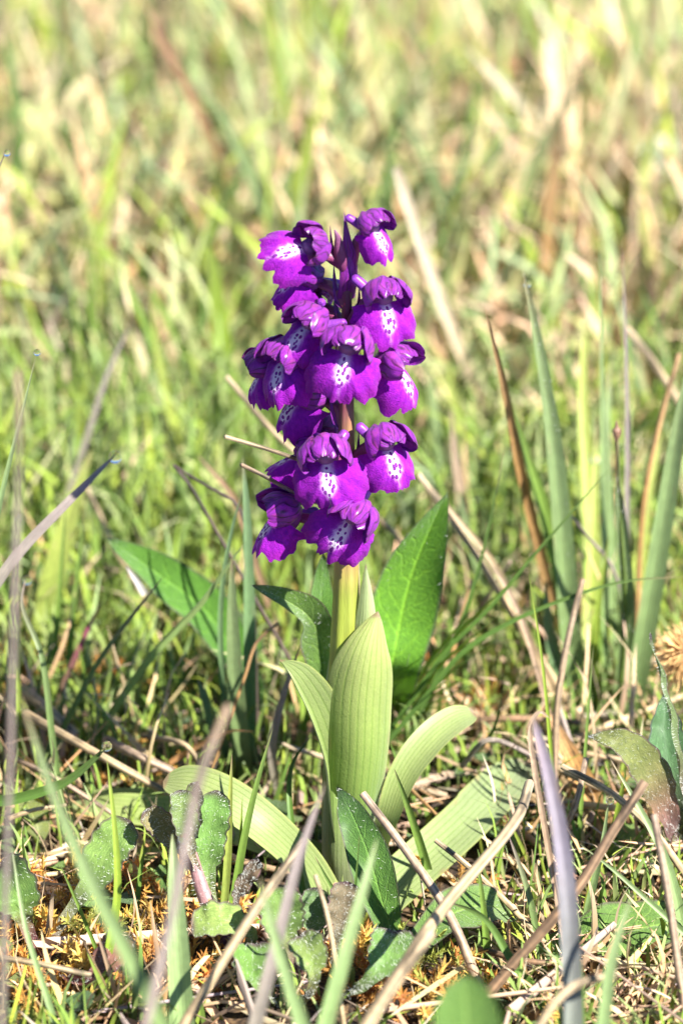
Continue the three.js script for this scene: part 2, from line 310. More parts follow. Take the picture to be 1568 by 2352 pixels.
// 6. small round ground leaves
const smallLeaf = ribbon({ pts: [V(0, 0, 0), V(0, 0.25, 0.1), V(0, 0.55, 0.35), V(0, 0.7, 0.85)], w: 0.62, n: 8, m: 4, cup: 0.18, prof: (t) => t < 0.35 ? 0.12 : Math.sqrt(Math.max(0, 1 - ((t - 0.68) / 0.34) ** 2)), face: V(0, 0.8, 1), col: (t, u) => { const k = 0.85 + 0.25 * t; return [k, k, k * 0.9]; } });
scatter('ground_cover', 'small oval green leaves spread low between the grass', 'ground cover', [smallLeaf], M.broad, 5200, () => {
  const z = 0.1 - 0.62 * rnd(), x = rr(-0.4, 0.4);
  if (clearOf(x, z) || fbm(x * 11, z * 11, 31) < 0.0) return null;
  const h = rr(0.006, 0.013) * (z < -0.2 ? 1.5 : 1) * (z > -0.01 && Math.abs(x) < 0.05 ? 0.6 : 1);
  return { p: V(x, groundY(x, z) - 0.001, z), ry: rr(0, 6.28), tx: rr(-0.2, 0.5), s: V(h, h, h), c: jit(pick([[0.16, 0.28, 0.05], [0.24, 0.37, 0.06], [0.12, 0.22, 0.06], [0.32, 0.36, 0.07], [0.42, 0.22, 0.06]]), 0.2) };
});

{ // dew on the tips of that grass
  const ball = new THREE.SphereGeometry(1, 12, 8);
  scatter('dew', 'tiny dew beads glinting on the tips of the meadow grass', 'dew', [ball], M.dew, dewSpots.length, (i) => ({ p: dewSpots[i], ry: 0, s: V(1, 1, 1).multiplyScalar(rr(0.0004, 0.0009)), c: [1, 1, 1] }));
}
// ---------------------------------------------------------------- the orchid
const orchid = thing('orchid', 'purple orchid in full bloom with spotted flowers on a thick upright stem', 'orchid');
const stemX = (y) => { const k = y / 0.165; return 0.0012 + 0.0016 * Math.sin(k * 3.0) - 0.0012 * k; };
const stemP = (py) => P(lerp(776, 795, sstep(1900, 1300, py)) + (py < 1000 ? lerp(0, 2, (1000 - py) / 500) : 0), py, 0);
{
  const pts = [PG(782, 2015, -0.004)]; for (const py of [1850, 1600, 1400, 1200, 1000, 850, 700, 600, 530]) pts.push(stemP(py));
  const rad = [[0, 3.6], [0.25, 3.4], [0.42, 3.3], [0.55, 2.65], [0.65, 2.15], [0.75, 1.7], [0.85, 1.3], [0.95, 0.9], [1, 0.35]];
  const R = (t) => { for (let i = 1; i < rad.length; i++) if (t <= rad[i][0]) return lerp(rad[i - 1][1], rad[i][1], (t - rad[i - 1][0]) / (rad[i][0] - rad[i - 1][0])) * 0.001; return 0.0003; };
  part('stem', stalk({
    pts, r: (t, a) => R(t) * (1 + 0.035 * Math.sin(a * 7)), n: 90, m: 28,
    col: (t, a) => {
      const s = 0.5 + 0.5 * noise(a * 3.2, t * 3, 4), lo = [0.34, 0.4, 0.05], br = [0.46, 0.27, 0.1], hi = [0.15, 0.015, 0.055];
      let c = t < 0.48 ? lo : t < 0.6 ? mix3(lo, br, sstep(0.48, 0.56, t)) : mix3(br, hi, sstep(0.7, 0.78, t));
      const strip = sstep(0.55, 0.75, s) * sstep(0.4, 0.55, t) * 0.7; return mix3(c, [0.14, 0.02, 0.06], strip);
    },
  }), M.stem, orchid);
}
const OL = { pale: [0.4, 0.45, 0.14], mid: [0.24, 0.33, 0.08], deep: [0.15, 0.27, 0.02], edge: [0.42, 0.44, 0.14] };
const leafCol = (a, b) => (t, u) => { let c = mix3(a, b, sstep(0, 1, t)); const e = sstep(0.9, 1, Math.abs(u)); c = mix3(c, OL.edge, e * 0.7); const q = 1 + 0.22 * fbm(u * 1.6 + a[0] * 40, t * 5) + 0.1 * noise(u * 9, t * 30); c = c.map((k) => k * q); c = mix3(c, [0.3, 0.22, 0.1], 0.75 * sstep(0.42, 0.6, noise(u * 5 + a[0] * 90, t * 17)) * sstep(0.5, 0.95, Math.abs(u))); return t > 0.975 ? mix3(c, [0.3, 0.14, 0.1], 0.7) : c; };
const z0 = 0.004;
function orchidLeaf(o) { return part('leaf', ribbon({ n: 46, m: 16, ...o }), M.orchidLeaf, orchid); }
// the broad leaf clasping the stem in front
orchidLeaf({ pts: [PG(800, 2020, -0.002), P(812, 1880, 0.006), P(826, 1740, 0.009), P(832, 1600, 0.009), P(846, 1500, 0.008), P(868, 1404, 0.004)], w: 0.0155, cup: (t) => lerp(-1.05, -0.55, t), face: V(0.12, 0.05, 1), prof: (t) => t < 0.3 ? lerp(0.72, 0.95, t / 0.3) : t < 0.56 ? lerp(0.95, 1, sstep(0.3, 0.5, t)) : Math.pow(Math.max(0, 1 - ((t - 0.56) / 0.44) ** 1.9), 0.86), col: leafCol(OL.deep, OL.pale) });
// the upper sheath against the stem
orchidLeaf({ pts: [P(826, 1700, 0.003), P(838, 1540, 0.0035), P(846, 1420, 0.0035), P(840, 1295, 0.002)], w: 0.0058, cup: -0.9, face: V(0.3, 0.05, 1), prof: (t) => t < 0.5 ? 0.95 : (1 - ((t - 0.5) / 0.5) ** 1.6), col: leafCol(OL.pale, [0.42, 0.5, 0.24]) });
// the folded leaf leaning out towards its red tip
orchidLeaf({ pts: [PG(762, 2000, 0), P(757, 1850, 0.004), P(744, 1740, 0.005), P(712, 1640, 0.006), P(672, 1560, 0.006), P(641, 1515, 0.004)], w: 0.0108, cup: 0.25, fold: 0.85, face: V(0.75, 0.1, 0.8), face1: V(0.9, 0.4, 0.7), prof: (t) => t < 0.35 ? lerp(0.6, 1, t / 0.35) : 1 - ((t - 0.35) / 0.65) ** 3, col: leafCol([0.22, 0.31, 0.07], [0.26, 0.32, 0.11]) });
// the thin inner leaf hugging the stem behind the folded one
orchidLeaf({ pts: [PG(770, 1990, 0), P(763, 1800, -0.002), P(756, 1640, -0.003), P(760, 1480, -0.003)], w: 0.0072, cup: -0.8, face: V(-0.7, 0, 1), prof: (t) => t < 0.6 ? 1 : 1 - ((t - 0.6) / 0.4) ** 1.5, col: leafCol([0.18, 0.28, 0.05], [0.26, 0.36, 0.12]) });
// the sheath at the foot
orchidLeaf({ pts: [PG(770, 2070, -0.003), P(768, 1980, 0.006), P(768, 1880, 0.007), P(764, 1780, 0.004)], w: 0.0085, cup: -0.9, face: V(-0.3, 0, 1), prof: (t) => 1 - 0.3 * t ** 3, col: leafCol([0.26, 0.3, 0.14], [0.2, 0.3, 0.06]) });
// rosette leaves
orchidLeaf({ pts: [PG(858, 2010, 0), P(892, 1880, 0.004), P(930, 1780, 0.002), P(990, 1700, -0.003), P(1046, 1655, -0.008), P(1090, 1637, -0.012)], w: 0.0082, cup: 0.3, face: V(-0.5, 0.7, 1), prof: (t) => t < 0.5 ? lerp(0.55, 1, t * 2) : Math.sqrt(Math.max(0, 1 - ((t - 0.5) / 0.5) ** 3)), col: leafCol([0.28, 0.35, 0.1], [0.27, 0.33, 0.12]) });
orchidLeaf({ pts: [PG(860, 2080, 0.002), PG(950, 2000, 0.008), PG(1060, 1900, 0.011), PG(1150, 1810, 0.01), PG(1215, 1750, 0.007)], w: 0.0125, cup: 0.12, fold: 0.12, face: V(0.1, 1, 0.5), prof: (t) => t < 0.6 ? 0.95 : Math.sqrt(Math.max(0, 1 - ((t - 0.6) / 0.4) ** 3)), col: leafCol([0.28, 0.35, 0.13], [0.25, 0.32, 0.14]) });
orchidLeaf({ pts: [PG(755, 2070, 0.001), P(700, 1985, 0.012), P(620, 1905, 0.014), P(530, 1840, 0.012), P(440, 1800, 0.008), P(375, 1795, 0.004)], w: 0.0102, cup: 0.15, face: V(0.15, 0.9, 0.9), prof: (t) => t < 0.6 ? lerp(0.8, 1, t / 0.6) : Math.sqrt(Math.max(0, 1 - ((t - 0.6) / 0.4) ** 2.5)), col: leafCol([0.25, 0.32, 0.1], [0.31, 0.37, 0.13]) });
orchidLeaf({ pts: [PG(760, 1990, 0.001), PG(600, 1925, 0.006), PG(430, 1870, 0.007), PG(250, 1850, 0.006), PG(165, 1832, 0.004)], w: 0.011, cup: 0.15, face: V(0, 1, 0.6), prof: (t) => t < 0.5 ? 0.85 : Math.sqrt(Math.max(0, 1 - ((t - 0.5) / 0.5) ** 2.5)), col: leafCol([0.24, 0.33, 0.08], [0.33, 0.4, 0.12]) });

// one flower, in millimetres: throat at the origin, facing +z, up +y
function lipGeo({ k, s, cupIn = 0 }) {
  const na = 72, nr = 18, pos = [], uv = [], idx = [], c = Math.max(0.02, k * 0.13);
  for (let i = 0; i <= na; i++) for (let j = 0; j <= nr; j++) {
    const u = i / na * 2 - 1, ph = u * 1.62, v = Math.max(0.02, j / nr), a = Math.abs(ph);
    let R = 5.6 + 3.7 * Math.exp(-(((a - 0.84) / 0.62) ** 2)) + 2.1 * Math.exp(-((ph / 0.3) ** 2)) - 0.9 * Math.exp(-((ph / 0.07) ** 2)) - 0.55 * Math.exp(-(((a - 0.4) / 0.09) ** 2));
    R += 0.3 * Math.sin(ph * 19 + s) + 0.22 * noise(ph * 22, s * 3) * 2 + 0.9 * noise(ph * 1.6, s);
    const r = v * R * 1.08, x0 = r * Math.sin(ph), y0 = -r * Math.cos(ph);
    const sx = Math.abs(x0), ang = sx * c, x = Math.sign(x0) * Math.sin(Math.min(ang, 2.6)) / c;
    let z = -(1 - Math.cos(Math.min(ang, 2.6))) / c;
    const d = Math.max(0, -y0);
    z += 1.7 * (1 - Math.exp(-d / 2.0)) - 0.022 * d * d;
    z += 0.9 * v * v * noise(ph * 1.4, v * 1.3, s * 2) * 1.6 + 0.34 * v * v * Math.sin(ph * 12 + s) + 0.22 * noise(x0 * 0.6, y0 * 0.6, s);
    z -= 0.9 * v ** 7;
    z += cupIn * v * v * 3;
    pos.push(x, y0 * 1.12 + 0.5, z); uv.push(x0 / 20 + 0.5, (y0 + 10.5) / 13.5);
  }
  for (let i = 0; i < na; i++) for (let j = 0; j < nr; j++) { const a = i * (nr + 1) + j, b = a + nr + 1; idx.push(a, a + 1, b, a + 1, b + 1, b); }
  return geoOf(pos, uv, null, idx);
}
function sepalGeo({ roll, rad = 1, half = 40, a0 = 8, a1 = 140, s = 0, flare = 0, open = 1 }) {
  const n = 22, m = 14, pos = [], uv = [], idx = [], D = Math.PI / 180;
  for (let i = 0; i <= n; i++) for (let j = 0; j <= m; j++) {
    const v = i / n, u = j / m * 2 - 1, al = lerp(a0, a1, v) * D, wv = Math.pow(Math.sin(Math.PI * Math.min(0.985, 0.06 + 0.9 * v ** 1.25)), 0.42);
    const ro = (roll + u * half * wv) * D;
    let k = rad * (1 + 0.035 * Math.sin(u * 3.1 + v * 5 + s) + 0.1 * noise(u * 1.6 + s, v * 2.6, s) + flare * Math.max(0, v - 0.5) * 1.3 + 0.045 * Math.sin(v * 17 + s) * u * u - 0.07 * u * u * wv);
    const sx = Math.sin(al) * Math.sin(ro) * 4.7 * k * open, sy = Math.sin(al) * Math.cos(ro) * 4.0 * k, sz = -Math.cos(al) * 4.9 * k;
    const t = 0.3, y = sy * Math.cos(t) - sz * Math.sin(t), z = sy * Math.sin(t) + sz * Math.cos(t);
    pos.push(sx, y + 2.3, z + 0.7); uv.push(j / m, v);
  }
  for (let i = 0; i < n; i++) for (let j = 0; j < m; j++) { const a = i * (m + 1) + j, b = a + m + 1; idx.push(a, b, a + 1, a + 1, b, b + 1); }
  return geoOf(pos, uv, null, idx);
}
const fleshCol = (a, b) => (t, q) => mix3(mix3(a, b, t), [0.06, 0.005, 0.03], 0.45 * sstep(0.1, 0.5, noise(q * 1.5, t * 6, a[0] * 9)));
let fi = 0;
function flower(px, py, z, yaw, pitch, roll, s, k, o = {}) {
  const f = new THREE.Group(); f.name = 'flower'; orchid.add(f);
  const D = Math.PI / 180; fi++;
  f.position.copy(P(px, py, z)); f.scale.setScalar(0.00102 * s); f.rotation.set(pitch * D, yaw * D, roll * D, 'ZYX');
  f.updateMatrixWorld(true);
  const sm = M.sepal[fi % 2], sm2 = M.sepal[(fi + 1) % 2];
  const lip = part('lip', lipGeo({ k: k * 1.3 + 0.32, s: fi * 1.37, cupIn: o.cupIn ?? 0 }), M.lip[fi % 4], f); lip.rotation.x = -(o.lift ?? 0.42); lip.rotation.z = 0.12 * Math.sin(fi * 2.3);
  part('dorsal_sepal', sepalGeo({ roll: 0, rad: 1.0, half: 46, a1: o.a1 ?? 138, s: fi }), sm, f);
  part('lateral_sepal', sepalGeo({ roll: 78, rad: 1.1, half: 56, a1: 128, s: fi + 2, flare: o.flare ?? 0.16 }), sm2, f);
  part('lateral_sepal', sepalGeo({ roll: -78, rad: 1.1, half: 56, a1: 128, s: fi + 5, flare: o.flare ?? 0.16 }), sm2, f);
  part('petal', sepalGeo({ roll: 36, rad: 0.93, half: 35, a1: 142, s: fi + 3 }), sm, f);
  part('petal', sepalGeo({ roll: -36, rad: 0.93, half: 35, a1: 142, s: fi + 7 }), sm, f);
  part('column', stalk({ pts: [V(0, 0.4, -4.2), V(0, 1.0, -1.6), V(0, 2.9, 0.4)], r: (t) => lerp(2.5, 1.7, t) * (t > 0.85 ? Math.sqrt(Math.max(0.05, 1 - ((t - 0.85) / 0.15) ** 2)) : 1), n: 16, m: 12, col: (t) => mix3([0.2, 0.02, 0.2], [0.34, 0.12, 0.34], t) }), M.flesh, f);
  // spur: a blunt tube rising behind the throat
  const sp = o.spur ?? [0, 3.5, -11];
  part('spur', stalk({ pts: [V(0, -0.2, -1.5), V(sp[0] * 0.35, lerp(0, sp[1], 0.3), -4), V(sp[0] * 0.75, sp[1] * 0.75, lerp(-4, sp[2], 0.6)), V(...sp)], r: (t) => 1.35 * (1 - 0.18 * t) * (t > 0.9 ? Math.sqrt(Math.max(0.02, 1 - ((t - 0.9) / 0.1) ** 2)) : 1), n: 26, m: 12, col: fleshCol([0.3, 0.06, 0.42], [0.22, 0.02, 0.42]) }), M.flesh, f);
  // ovary and bract, rising from the stem
  const S = f.worldToLocal(stemP(py + (o.drop ?? 60))), S1 = f.worldToLocal(stemP(py + (o.drop ?? 60) - 45));
  const mid = S.clone().lerp(V(0, 0.8, -3.6), 0.55).add(V(0, 1.2, -0.6));
  part('ovary', stalk({ pts: [S, mid, V(0, 1.1, -3.6)], r: (t, a) => (0.9 + 0.75 * Math.sin(Math.PI * Math.min(1, 0.15 + t * 0.85))) * (1 + 0.12 * Math.sin(3 * a + t * 7)), n: 26, m: 18, col: fleshCol([0.22, 0.035, 0.09], [0.2, 0.02, 0.12]) }), M.flesh, f);
  const out = V(0, 1, -3.6).sub(S).normalize(), upL = S1.clone().sub(S).normalize();
  const b1 = S.clone().addScaledVector(out, 3.5).addScaledVector(upL, 3.2), b2 = S.clone().addScaledVector(out, 4.6 + (o.bract ?? 0)).addScaledVector(upL, 8 + (o.bract ?? 0));
  part('bract', ribbon({ pts: [S.clone().addScaledVector(upL, -1), S.clone().addScaledVector(out, 1.8).addScaledVector(upL, 0.6), b1, b2], w: 3.4, n: 18, m: 6, cup: 0.6, face: out.clone().addScaledVector(upL, -0.4), prof: (t) => t < 0.25 ? lerp(0.5, 1, t * 4) : (1 - ((t - 0.25) / 0.75) ** 1.4), col: () => [1, 1, 1] }), sm2, f);
  return f;
}
// from the foot of the spike to its top
flower(735, 1005, -0.011, 175, 0, 0, 0.9, 0.7);
flower(698, 1050, -0.006, -88, 2, -46, 1.0, 1.0, { drop: 90 });
flower(640, 1190, 0.001, -72, 8, -24, 0.98, 1.1, { spur: [-3, 2, -10], flare: 0.3 });
flower(800, 1200, 0.011, -6, 16, -34, 1.05, 0.4, { flare: 0.3 });
flower(752, 1066, 0.012, -2, 4, 12, 1.08, 0.35, { spur: [4.5, 3.5, -7], flare: 0.25 });
flower(890, 1035, 0.007, 24, 4, 4, 1.0, 0.7, { spur: [-4.5, 5, -6], flare: 0.32 });
flower(692, 915, -0.004, -60, 4, -32, 1.1, 1.35, { lift: 0.1 });
flower(605, 855, -0.003, -80, 6, -6, 0.88, 0.9);
flower(648, 836, 0.005, -40, 8, -6, 0.98, 0.6);
flower(912, 850, 0.005, 56, 12, 20, 0.98, 1.0, { spur: [-2, 3, -9], flare: 0.35 });
flower(795, 815, 0.013, -6, 2, -12, 1.06, 0.35, { flare: 0.25 });
flower(722, 700, -0.011, 190, 0, 0, 0.9, 0.7);
flower(702, 755, 0.008, -32, 10, -22, 0.94, 1.0, { spur: [6.5, 3.5, -6] });
flower(884, 700, 0.007, 16, 2, -2, 0.98, 0.4, { spur: [-6, 5, -6] });
flower(690, 640, -0.005, -66, 0, -34, 0.88, 1.1);
flower(694, 572, 0.006, -30, -2, -62, 0.95, 0.5, { spur: [5, -4, -7], drop: 40 });
flower(862, 532, 0.005, 34, 2, 10, 0.78, 1.1, { spur: [-5, 5, -6], drop: 110, cupIn: 0.4, lift: 0.2 });
{ // the closed bud and bracts at the tip
  const S = stemP(640);
  part('bud', stalk({ pts: [S, P(782, 590, 0.002), P(775, 545, 0.003), P(768, 528, 0.003)], r: (t) => 0.0014 * Math.sin(Math.PI * (0.12 + 0.84 * t)), n: 20, m: 12, col: fleshCol([0.16, 0.015, 0.08], [0.2, 0.05, 0.15]) }), M.flesh, orchid);
  part('bract', ribbon({ pts: [stemP(640), P(799, 590, 0.002), P(795, 540, 0.002), P(790, 487, 0.001)], w: 0.0032, n: 20, m: 6, cup: 0.5, face: V(0.2, 0, 1), prof: (t) => t < 0.4 ? 1 : (1 - ((t - 0.4) / 0.6) ** 0.8), col: () => [1, 1, 1] }), M.sepal[1], orchid);
  part('bract', ribbon({ pts: [stemP(690), P(802, 640, 0.002), P(802, 590, 0.002), P(800, 548, 0.001)], w: 0.004, n: 16, m: 6, cup: -0.5, face: V(0.2, 0, 1), prof: (t) => t < 0.5 ? 1 : (1 - ((t - 0.5) / 0.5) ** 1.5), col: () => [1, 1, 1] }), M.sepal[0], orchid);
}

// ---------------------------------------------------------------- broad hairy-edged leaves
function hairs(parent, geo, every, len, out = 0) {            // short white hairs standing on a leaf
  const p = geo.attributes.position, nn = geo.attributes.normal, L = []; const cone = new THREE.ConeGeometry(1, 1, 3, 1, true); cone.translate(0, 0.5, 0);
  const q = new THREE.Quaternion(), up = V(0, 1, 0), list = [];
  const ix = geo.index, q3 = V(0, 0, 0);
  for (let k = 0; k < p.count; k++) if (rnd() < every) {
    const f = Math.floor(rnd() * ix.count / 3) * 3; let a = rnd(), b = rnd(); if (a + b > 1) { a = 1 - a; b = 1 - b; }
    const w = [1 - a - b, a, b], n = V(0, 0, 0); q3.set(0, 0, 0);
    for (let e = 0; e < 3; e++) { const i = ix.getX(f + e); q3.add(V(p.getX(i), p.getY(i), p.getZ(i)).multiplyScalar(w[e])); n.add(V(nn.getX(i), nn.getY(i), nn.getZ(i)).multiplyScalar(w[e])); }
    if (n.dot(V(0, 0.3, 1)) < 0) n.negate();
    n.add(V(rr(-0.6, 0.6), rr(-0.3, 0.6), rr(-0.6, 0.6))).normalize(); q.setFromUnitVectors(up, n); const l = len * rr(0.6, 1.3);
    const g = cone.clone(); g.applyMatrix4(new THREE.Matrix4().compose(q3.clone(), q, V(0.00004, l, 0.00004))); list.push(g);
  }
  if (list.length) tag(part('hair', mergeGeometries(list), M.hair, parent), null, null, null, 'stuff');
}
const broadCol = (a, b, rim = [0.16, 0.09, 0.12]) => (t, u) => { let c = mix3(a, b, t).map((q, i) => q * [1.35, 1.25, 1.1][i]); const e = Math.abs(u); return mix3(c, rim, sstep(0.93, 1, e) * 0.85 + 0.6 * sstep(0.95, 1, t)); };
const lance = (b = 0.3, p = 0.45) => (t) => t < p ? lerp(b, 1, sstep(0, p, t)) : Math.pow(Math.max(0, 1 - ((t - p) / (1 - p)) ** 1.7), 0.9);
function broadLeaf(parent, o, hair = 0.05) { const g = ribbon({ n: 48, m: 18, wave: 0.0006, waveN: 3, ...o }); const l = part('leaf', g, M.broad, parent); if (hair) hairs(l, g, hair, 0.0009); return l; }
{
  const t = thing('lanceolate_herb', 'herb with pointed bright green leaves rising close behind the orchid stem', 'plant');
  broadLeaf(t, { pts: [PG(880, 1640, 0), P(900, 1530, -0.048), P(918, 1430, -0.05), P(945, 1320, -0.05), P(985, 1220, -0.048), P(1026, 1130, -0.045)], w: 0.0168, cup: 0.3, fold: 0.15, wave: 0.0012, waveN: 1.4, face: V(0.12, 0.3, 1), prof: lance(0.6, 0.45), col: broadCol([0.14, 0.34, 0.02], [0.17, 0.38, 0.03], [0.2, 0.14, 0.15]) }, 0.02);
  broadLeaf(t, { pts: [PG(800, 1650, 0), P(752, 1600, -0.04), P(742, 1480, -0.04), P(738, 1380, -0.04), P(742, 1270, -0.04)], w: 0.009, cup: 0.2, face: V(0.2, 0.2, 1), prof: lance(0.5, 0.5), col: broadCol([0.1, 0.24, 0.03], [0.14, 0.3, 0.05]) }, 0.02);
  broadLeaf(t, { pts: [PG(790, 1670, 0), P(748, 1580, -0.03), P(738, 1480, -0.028), P(712, 1420, -0.024), P(655, 1378, -0.018), P(578, 1344, -0.012)], w: 0.0088, cup: 0.3, fold: 0.45, face: V(-0.2, 0.6, 0.8), prof: lance(0.5, 0.5), col: broadCol([0.13, 0.24, 0.05], [0.16, 0.28, 0.06], [0.2, 0.07, 0.13]) }, 0.12);
}
{
  const t = thing('lanceolate_herb', 'herb with long dark green pointed leaf half shaded behind the sedge blades', 'plant');
  broadLeaf(t, { pts: [PG(600, 1640, 0), P(540, 1500, -0.085), P(470, 1400, -0.085), P(380, 1330, -0.082), P(310, 1280, -0.078), P(246, 1236, -0.075)], w: 0.0125, cup: 0.2, fold: 0.15, face: V(0.3, 0.6, 1), prof: lance(0.5, 0.42), col: broadCol([0.08, 0.22, 0.02], [0.12, 0.28, 0.03], [0.2, 0.14, 0.16]) }, 0.03);
  broadLeaf(t, { pts: [PG(610, 1620, 0), PG(560, 1500, 0.02), PG(480, 1400, 0.022), PG(400, 1290, 0.012)], w: 0.013, cup: 0.2, face: V(0, 1, 0.7), prof: lance(0.4, 0.5), col: broadCol([0.1, 0.22, 0.03], [0.16, 0.28, 0.06]) }, 0);
}
{
  const t = thing('lanceolate_herb', 'low herb whose dark-edged hairy leaf leans on the orchid foot', 'plant');
  broadLeaf(t, { pts: [PG(915, 2200, 0), P(880, 2080, 0.036), P(845, 1960, 0.03), P(808, 1870, 0.024), P(774, 1808, 0.017)], w: 0.0098, cup: 0.3, face: V(-0.1, 0.4, 1), prof: lance(0.45, 0.42), col: broadCol([0.12, 0.26, 0.04], [0.07, 0.17, 0.04], [0.14, 0.06, 0.1]) }, 0.08);
  broadLeaf(t, { pts: [PG(930, 2200, 0.002), PG(1020, 2110, 0.01), PG(1110, 2080, 0.012), PG(1190, 2110, 0.006)], w: 0.012, cup: 0.2, face: V(0, 1, 0.6), prof: lance(0.4, 0.55), col: broadCol([0.14, 0.26, 0.06], [0.2, 0.32, 0.1], [0.16, 0.06, 0.1]) }, 0.04);
}
{
  const t = thing('lanceolate_herb', 'flat green herb leaf lying on the soil beneath the crossed straws', 'plant');
  broadLeaf(t, { pts: [PG(1240, 2190, 0.001), PG(1330, 2160, 0.006), PG(1430, 2140, 0.008), PG(1540, 2120, 0.007), PG(1650, 2110, 0.003)], w: 0.0155, cup: 0.15, face: V(0, 1, 0.5), prof: lance(0.4, 0.5), col: broadCol([0.13, 0.25, 0.05], [0.16, 0.28, 0.07], [0.16, 0.07, 0.1]) }, 0.03);
}
// crenate-leaved hairy rosettes
const crenate = (n, d) => (t, u) => 1 + (t > 0.5 ? d * (Math.abs(Math.sin(t * n)) + 0.5 * noise(t * 9, u * 2, n)) : 0);
const spat = (t) => t < 0.5 ? lerp(0.26, 0.34, t * 2) + 0.5 * sstep(0.3, 0.5, t) * 0.3 : 0.49 + 0.51 * Math.sqrt(Math.max(0, 1 - ((t - 0.76) / 0.26) ** 2)) - (t > 0.93 ? 0.49 * ((t - 0.93) / 0.07) ** 2 : 0);
const herbCol = (a, b, rim = [0.13, 0.04, 0.1]) => (t, u) => mix3(mix3([a[0] * 1.5, a[1] * 1.1, a[2] * 1.2], [b[0] * 1.5, b[1] * 1.4, b[2] * 1.1], sstep(0.1, 0.6, t)), rim, clamp(sstep(0.86, 1, Math.abs(u)) * sstep(0.3, 0.6, t) + sstep(0.93, 1, t), 0, 1) * 0.9);
function herbLeaf(parent, pts, w, o = {}) {
  w *= 0.78;
  const g = ribbon({ pts, w, n: 44, m: 14, cup: 0.2, fold: 0.3, face: V(0, 0.5, 1), prof: spat, edge: crenate(34, 0.2), wave: 0.0005, waveN: 5, col: herbCol([0.22, 0.14, 0.13], [0.15, 0.24, 0.08]), ...o });
  const l = part('leaf', g, M.herb, parent); hairs(l, g, o.hair ?? 0.55, 0.0009); return l;
}
{
  const t = thing('hairy_herb', 'hairy spoon-shaped scalloped leaf standing out of golden moss', 'plant');
  herbLeaf(t, [PG(95, 2190, 0), P(150, 2110, 0.035), P(205, 2030, 0.034), P(250, 1950, 0.032), P(300, 1885, 0.03)], 0.0108, { col: herbCol([0.2, 0.2, 0.16], [0.17, 0.27, 0.09]) });
  herbLeaf(t, [PG(90, 2200, 0), PG(60, 2120, 0.006), PG(40, 2060, 0.012), PG(0, 1990, 0.012)], 0.013, { col: herbCol([0.24, 0.1, 0.13], [0.14, 0.25, 0.07]), hair: 0.2 });
  herbLeaf(t, [PG(100, 2205, 0), PG(200, 2250, 0.006), PG(250, 2200, 0.01), PG(285, 2150, 0.01)], 0.008, { col: herbCol([0.24, 0.08, 0.1], [0.2, 0.09, 0.09]), hair: 0.2 });
}
{
  const t = thing('hairy_herb', 'upright hairy herb with pink stalk and ragged scalloped leaves', 'plant');
  const st = part('stalk', stalk({ pts: [PG(520, 2190, -0.002), P(490, 2110, 0.038), P(460, 2030, 0.036), P(440, 1960, 0.034)], r: (k) => lerp(0.0022, 0.0013, k), n: 20, m: 12, col: (k) => mix3([0.16, 0.05, 0.1], [0.45, 0.24, 0.24], sstep(0.15, 0.6, k)) }), M.stem, t);
  hairs(st, st.geometry, 0.9, 0.0012);
  herbLeaf(t, [P(462, 2040, 0.036), P(440, 1960, 0.036), P(420, 1880, 0.038), P(410, 1815, 0.036)], 0.0075, { fold: 0.5, face: V(0.5, 0.1, 1), col: herbCol([0.3, 0.24, 0.15], [0.15, 0.21, 0.09]) });
  herbLeaf(t, [P(455, 2030, 0.035), P(440, 1960, 0.033), P(450, 1880, 0.033), P(456, 1795, 0.034)], 0.006, { fold: 0.6, face: V(-0.6, 0.1, 1), col: herbCol([0.3, 0.24, 0.15], [0.17, 0.22, 0.1]) });
  herbLeaf(t, [P(450, 2010, 0.034), P(420, 1960, 0.033), P(385, 1910, 0.034), P(330, 1862, 0.034)], 0.007, { fold: 0.4, face: V(0, 0.7, 1), col: herbCol([0.3, 0.2, 0.16], [0.2, 0.17, 0.1]) });
  herbLeaf(t, [PG(520, 2170, 0), P(485, 2050, 0.03), P(480, 1930, 0.028), P(500, 1815, 0.026)], 0.0088, { face: V(0.1, 0.2, 1), col: herbCol([0.3, 0.36, 0.18], [0.15, 0.28, 0.09]) });
  herbLeaf(t, [PG(525, 2180, 0), P(535, 2090, 0.04), P(555, 2030, 0.042), P(594, 1972, 0.044)], 0.0048, { face: V(0.4, 0.2, 1), col: herbCol([0.14, 0.05, 0.06], [0.2, 0.13, 0.12]) });
  herbLeaf(t, [PG(530, 2190, 0.001), PG(580, 2160, 0.006), PG(520, 2120, 0.012), PG(440, 2130, 0.01)], 0.01, { face: V(0, 1, 0.6), hair: 0.2, col: herbCol([0.22, 0.3, 0.1], [0.24, 0.33, 0.12]) });
}
